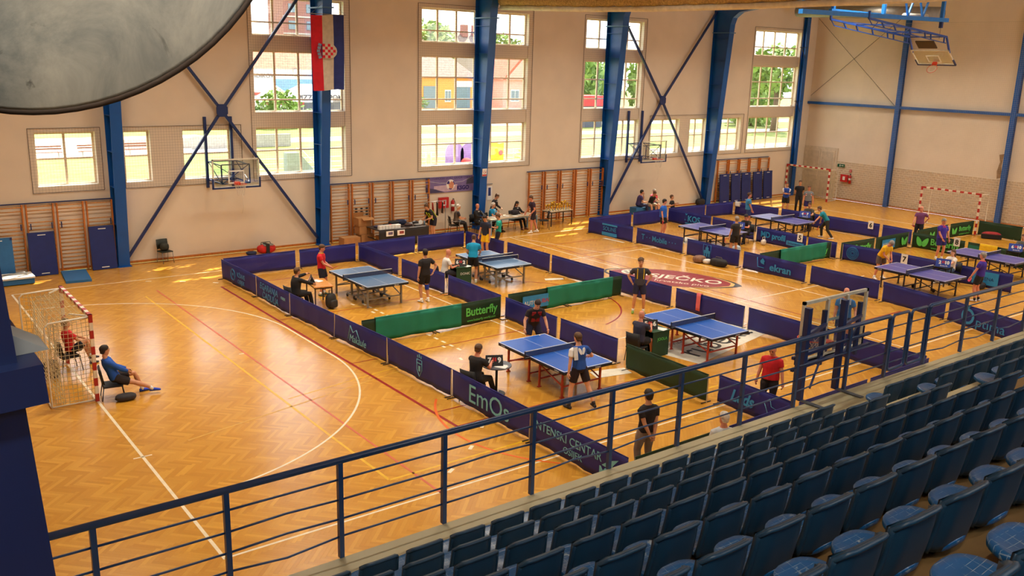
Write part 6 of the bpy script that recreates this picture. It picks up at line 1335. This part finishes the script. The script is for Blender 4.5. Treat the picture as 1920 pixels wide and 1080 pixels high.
# houses
ROOF = M('roof_tiles_red',(176,92,66),.8,var=.3,scale=3); ROOFG = M('roof_tiles_grey',(128,112,100),.9,var=.25,scale=3); GLZ = M('far_window_glass',(120,136,146),.2)
def house(label, x, y, w, d, h, rh, wall, roof, rz=0, gable='x', wins=(), extra=None):
    t = gz(thing('house', label, 'house', (x,y,0), R(rz), 'houses beyond the lawn')); wc = C2(wall); MB().box((0,0,h/2),(w,d,h)).build('walls', wc, t); e = .5
    if gable == 'x': MB().poly([(-d/2-e,h-.1),(d/2+e,h-.1),(0,h+rh)], w+2*e, 'x').build('roof', roof, t)
    elif gable == 'y': MB().poly([(-w/2-e,h-.1),(w/2+e,h-.1),(0,h+rh)], d+2*e, 'y').build('roof', roof, t); MB().poly([(-w/2+.1,h-.12),(w/2-.1,h-.12),(0,h+rh-.5)], d+1.1, 'y').build('gable_wall', wc, t)
    else:
        m = MB(); m.loft([[(-w/2-e,-d/2-e,h),(w/2+e,-d/2-e,h),(w/2+e,d/2+e,h),(-w/2-e,d/2+e,h)],[(-w/2+d/2,-.1,h+rh),(w/2-d/2,-.1,h+rh),(w/2-d/2,.1,h+rh),(-w/2+d/2,.1,h+rh)]], smooth=False); m.build('roof', roof, t)
    for (wx, wz, ww, wh) in wins:
        f = MB().box((wx,-d/2-.03,wz),(ww,.08,wh)).build('window', WHITE, t); MB().box((wx-ww*.24,-d/2-.08,wz),(ww*.42,.03,wh*.84)).build('pane', GLZ, f); MB().box((wx+ww*.24,-d/2-.08,wz),(ww*.42,.03,wh*.84)).build('pane', GLZ, f)
    if extra: extra(t)
    return t
def shopx(t): MB().box((1.5,-4.06,3.9),(7,.1,2.2)).build('blue_panel', C2((128,166,196)), t); MB().box((1.2,-4.2,5.9),(.9,.3,.8)).build('air_conditioner', PAPER, t); text('VIDIKOV', .8, C2((120,110,110)), t, (-3.6,-4.08,5.4), ext=.02)
house('white and blue shop house with red tiles behind the tent roofs',46.5,108,13,8,6.6,3.2,(226,220,222),ROOF,0,'x',((-3.6,3.6,3.2,1.8),(3.3,3.6,1.4,1.8),(5.2,3.6,1.2,1.8)),shopx); house('small brown house at the left of the flag windows',34.5,112,9,8,4.5,3.5,(170,110,90),ROOFG,0,'y',((0,2.5,1.5,1.4),))
house('house with dormer windows and dark roof above the shop',52,118,10,8,8.2,2.5,(200,180,170),ROOF,0,'x',((-2.2,7.4,2.0,1.6),(2.2,7.4,2.0,1.6)))
tn = gz(thing('tent_pavilion','white tent roofs with red trim and dark lettering outside','tent',(44,96,0))); TC = M('tent_white',(240,234,226),.8); TR = C2((150,70,60))
for x, y, w, h in ((-3.5,-2,5.5,2.6),(-4,1.5,5,3.6),(2.6,0,7.5,3.4)):
    m = MB(); m.loft([[(x-w/2,y-2,h),(x+w/2,y-2,h),(x+w/2,y+2,h),(x-w/2,y+2,h)],[(x-w/4,y-.3,h+1.2),(x+w/4,y-.3,h+1.2),(x+w/4,y+.3,h+1.2),(x-w/4,y+.3,h+1.2)]], smooth=False); m.build('canopy', TC, tn); MB().box((x,y-2.0,h-.15),(w,.05,.35)).build('red_trim' if x < 0 else 'white_trim', TR if x < 0 else TC, tn)
    for s in (-1,1): MB().bar((x+s*(w/2-.1),y-1.9,0),(x+s*(w/2-.1),y-1.9,h),.12).build('tent_pole', STEEL, tn)
MB().box((2.6,-1.2,1.2),(7,.1,2.4)).build('shaded_front', C2((110,108,112)), tn); text('PIZZA NAPOM', .95, C2((84,80,84)), tn, (2.4,-2.08,3.0), ext=.02, bold=.02)
def orange(t): MB().box((3.9,-5.05,2.0),(3.2,.1,3.6)).build('glass_front', GLZ, t); MB().box((4.0,-5.1,4.2),(3.6,.1,1.0)).build('shop_sign', C2((226,206,196)), t); MB().box((-2.5,-5.05,2.0),(2.6,.1,3.6)).build('glass_front', GLZ, t)
house('orange shop house with a big grey hipped roof',79.5,122,13,10,5.2,5.2,(232,150,70),ROOFG,0,'hip',((1.0,2.2,1.2,2.0),),orange); house('grey house with dark roof left of the orange shop',67.5,128,8,9,4.8,3.4,(160,150,146),ROOFG,0,'x',((0,2.4,1.6,1.6),))
house('pink house with red gabled roofs right of the third column',94,118,9,9,5.2,4.6,(222,160,146),ROOF,0,'y',((-2,2.4,1.8,2.0),(2,2.4,1.8,2.0)),lambda t: MB().box((2.2,-2,9.0),(.8,.8,2.0)).build('chimney', PAPER, t)); house('orange fronted house beside the pink house',87,134,7,8,5.6,4,(236,170,90),ROOF,0,'x',((0,2.4,2.2,2.2),)); house('red tiled house beyond the pink house',106,124,12,9,5.6,5,(214,150,130),ROOF,0,'x')
tw_ = gz(thing('brick_tower','tall brown brick tower block against the sky','tower',(69,152,0))); MB().box((0,0,9.5),(7.5,7,19)).build('tower_body', M('tower_brick',(156,110,98),.9,var=.15), tw_); MB().box((0,0,19.3),(9,8.4,.6)).build('roof_slab', C2((150,144,140)), tw_)
for z in (9,12,15): MB().box((0,-3.6,z),(7.6,.2,.25)).build('floor_band', C2((196,186,176)), tw_)
for x in (-2,1.5):
    for z in (10.5,13.5,16.5): MB().box((x,-3.55,z),(1.5,.15,1.5)).build('window', GLZ, tw_)
stp = gz(thing('steeple_house','house with a steep pointed roof on the skyline','house',(92,158,0))); MB().box((0,0,5),(6,6,10)).build('walls', C2((190,150,140)), stp); m = MB(); m.loft([[(-3.4,-3.4,10),(3.4,-3.4,10),(3.4,3.4,10),(-3.4,3.4,10)],[(-.1,-.1,15.5),(.1,-.1,15.5),(.1,.1,15.5),(-.1,.1,15.5)]], smooth=False); m.build('pointed_roof', ROOF, stp)
lr_ = gz(thing('long_roof_house','long dark roofed house with chimneys on the skyline','house',(110,160,0))); MB().box((0,0,5.5),(18,8,11)).build('walls', C2((180,160,150)), lr_); MB().poly([(-4.6,11),(4.6,11),(0,14)],19,'x').build('roof', ROOFG, lr_)
for x in (2,5,-6): MB().box((x,-1,14.4),(1.4,1.2,2.6)).build('chimney', C2((160,110,96)), lr_)
rv = gz(thing('red_kiosk','red kiosk with grey base outside the fourth column windows','kiosk',(76,78,0))); MB().box((0,0,1.4),(5,3,2.8)).build('kiosk_body', C2((90,90,100)), rv); MB().box((0,0,3.4),(5.6,3.4,1.3)).build('red_fascia', C2((214,60,60)), rv)
cr2 = gz(thing('parked_car','grey parked car outside the flag windows','car',(48.5,92,0))); MB().poly([(-2,.3),(2,.3),(2,.8),(1.3,.9),(.7,1.4),(-.9,1.4),(-1.5,.9),(-2,.8)],1.7,'y').build('car_body', C2((150,156,166)), cr2); MB().poly([(-.85,.92),(.65,.92),(.5,1.3),(-.75,1.3)],1.74,'y').build('car_windows', GLZ, cr2)
for sx in (-1.2,1.2): MB().disc((sx,-.8,.3),.3,.2,14,'y').build('wheel', BLACK, cr2)
# trees
LEAF = [M('leaves_a',(112,140,60),.8,var=.35,scale=2), M('leaves_b',(140,164,84),.8,var=.35,scale=2), M('leaves_c',(88,116,62),.8,var=.35,scale=2)]; BARK = M('bark',(104,84,66),.9)
def leafball(seed, n=900, leaf=.30):
    rg = np.random.RandomState(seed); d = rg.normal(size=(n,3)); d /= np.linalg.norm(d,axis=1)[:,None]; r = .55+.5*rg.rand(n)**.5; lump = 1+.22*np.sin(d[:,0]*5+seed)*np.sin(d[:,1]*4+1)*np.sin(d[:,2]*4); p = d*(r*lump)[:,None]; m = MB()
    for i in range(n):
        a = rg.normal(size=3); a /= np.linalg.norm(a); b_ = np.cross(a, rg.normal(size=3)); b_ /= np.linalg.norm(b_)+1e-6; l_ = leaf*(.6+.6*rg.rand())*.5; c = p[i]
        m.add([c-a*l_, c-b_*l_*.55, c+a*l_, c+b_*l_*.55], [(0,1,2,3)])
    return m
LM = [[leafball(s).mesh('foliage', LEAF[k]) for s in (k,)][0] for k in range(3)]
def tree(label, x, y, rw, rh, zc, k):
    t = gz(thing('tree', label, 'tree', (x,y,0), group='trees beyond the lawn')); f = link('foliage', LM[k], t, (0,0,zc), (0,0,x), (rw,rw,rh)); stuff(f); MB().tube([(0,0,0),(.1,0,zc*.5),(0,.1,zc)],[.28,.2,.1],8).build('trunk', BARK, t)
TR_ = [('bushy tree before the tent roofs',37.8,86.5,2.3,2.3,1.9,0),('low shrub right of the bushy tree',41.6,86.5,1.5,1.2,.9,1),('hedge shrub at the left of the tents',33.5,86.5,2.0,1.5,1.2,2),('round tree on the skyline above the orange shop',95,147,5.8,4.6,11.0,1),('dark tree left of the skyline tree',83.5,150,5.2,3.8,10.2,2),('small tree at the left of the widest upper window',73,141,3.5,3.2,9.9,2),('leafy tree top right of the third column',108,140,4.5,3.4,9.9,0),('tree peeking over the grey roof',73.5,134.5,3.0,2.2,8.2,1)]
for q in TR_: tree(*q)
nm_ = ['left of the fourth column','second left of the fourth column','right of the fourth column','second right of the fourth column']
for i, x in enumerate((84,90,99,106)): tree('roadside tree seen %s' % nm_[i], x, 88+(i%2)*5, 3.7, 4.4, 5.0, (0,1,0,1)[i])
for i, x in enumerate((104,110,116,122,129,136)): tree('dense tree outside the end windows, %s from the left' % ORD[i], x, 72+(i%3)*6, 3.7, 4.8, 4.2, (0,1,0,1,2,0)[i])
tt2 = gz(thing('lawn_tree','slim tree trunk on the lawn outside the end windows','tree',(97,63,0))); MB().tube([(0,0,0),(.1,0,2),(0,0,6)],[.45,.35,.3],8).build('trunk', BARK, tt2); stuff(link('foliage', LM[0], tt2, (0,0,8.0), None, (4,4,3)))
hg = gz(thing('hedge','clipped hedge before the grey house','hedge',(67,112,0))); stuff(link('foliage', LM[2], hg, (0,0,1.2), None, (6,1.5,1.6)))
# ------------------------------------------------------------------ turn text and remeshed bodies into plain meshes
dg = bpy.context.evaluated_depsgraph_get(); dg.update()
baked = []
for o in BAKE:
    me = bpy.data.meshes.new_from_object(o.evaluated_get(dg)); baked.append((o, me))
tm = [(rec, bpy.data.meshes.new_from_object(rec[0].evaluated_get(dg))) for rec in TEXTS]
for o, me in baked:
    mats = list(o.data.materials); o.modifiers.clear(); 
    add = JOIN.get(o.name)
    if add:
        n = len(me.vertices); vs = [tuple(v.co) for v in me.vertices]+[tuple(v) for v in add.v]; fs = [tuple(p.vertices) for p in me.polygons]+[tuple(i+n for i in f) for f in add.f]
        m2 = bpy.data.meshes.new('body'); m2.from_pydata(vs, [], fs); me = m2
    me.materials.clear()
    for m in mats: me.materials.append(m)
    me.polygons.foreach_set('use_smooth', [True]*len(me.polygons)); me.name = o.data.name; o.data = me
for (o, name, mat, parent, loc, rot, sx), me in tm:
    n = bpy.data.objects.new(name, me); COL.objects.link(n); n.parent = parent; n.location = loc; n.rotation_euler = rot; n.scale = (sx,1,1)
    me.materials.clear(); me.materials.append(mat); cu = o.data; bpy.data.objects.remove(o); bpy.data.curves.remove(cu)
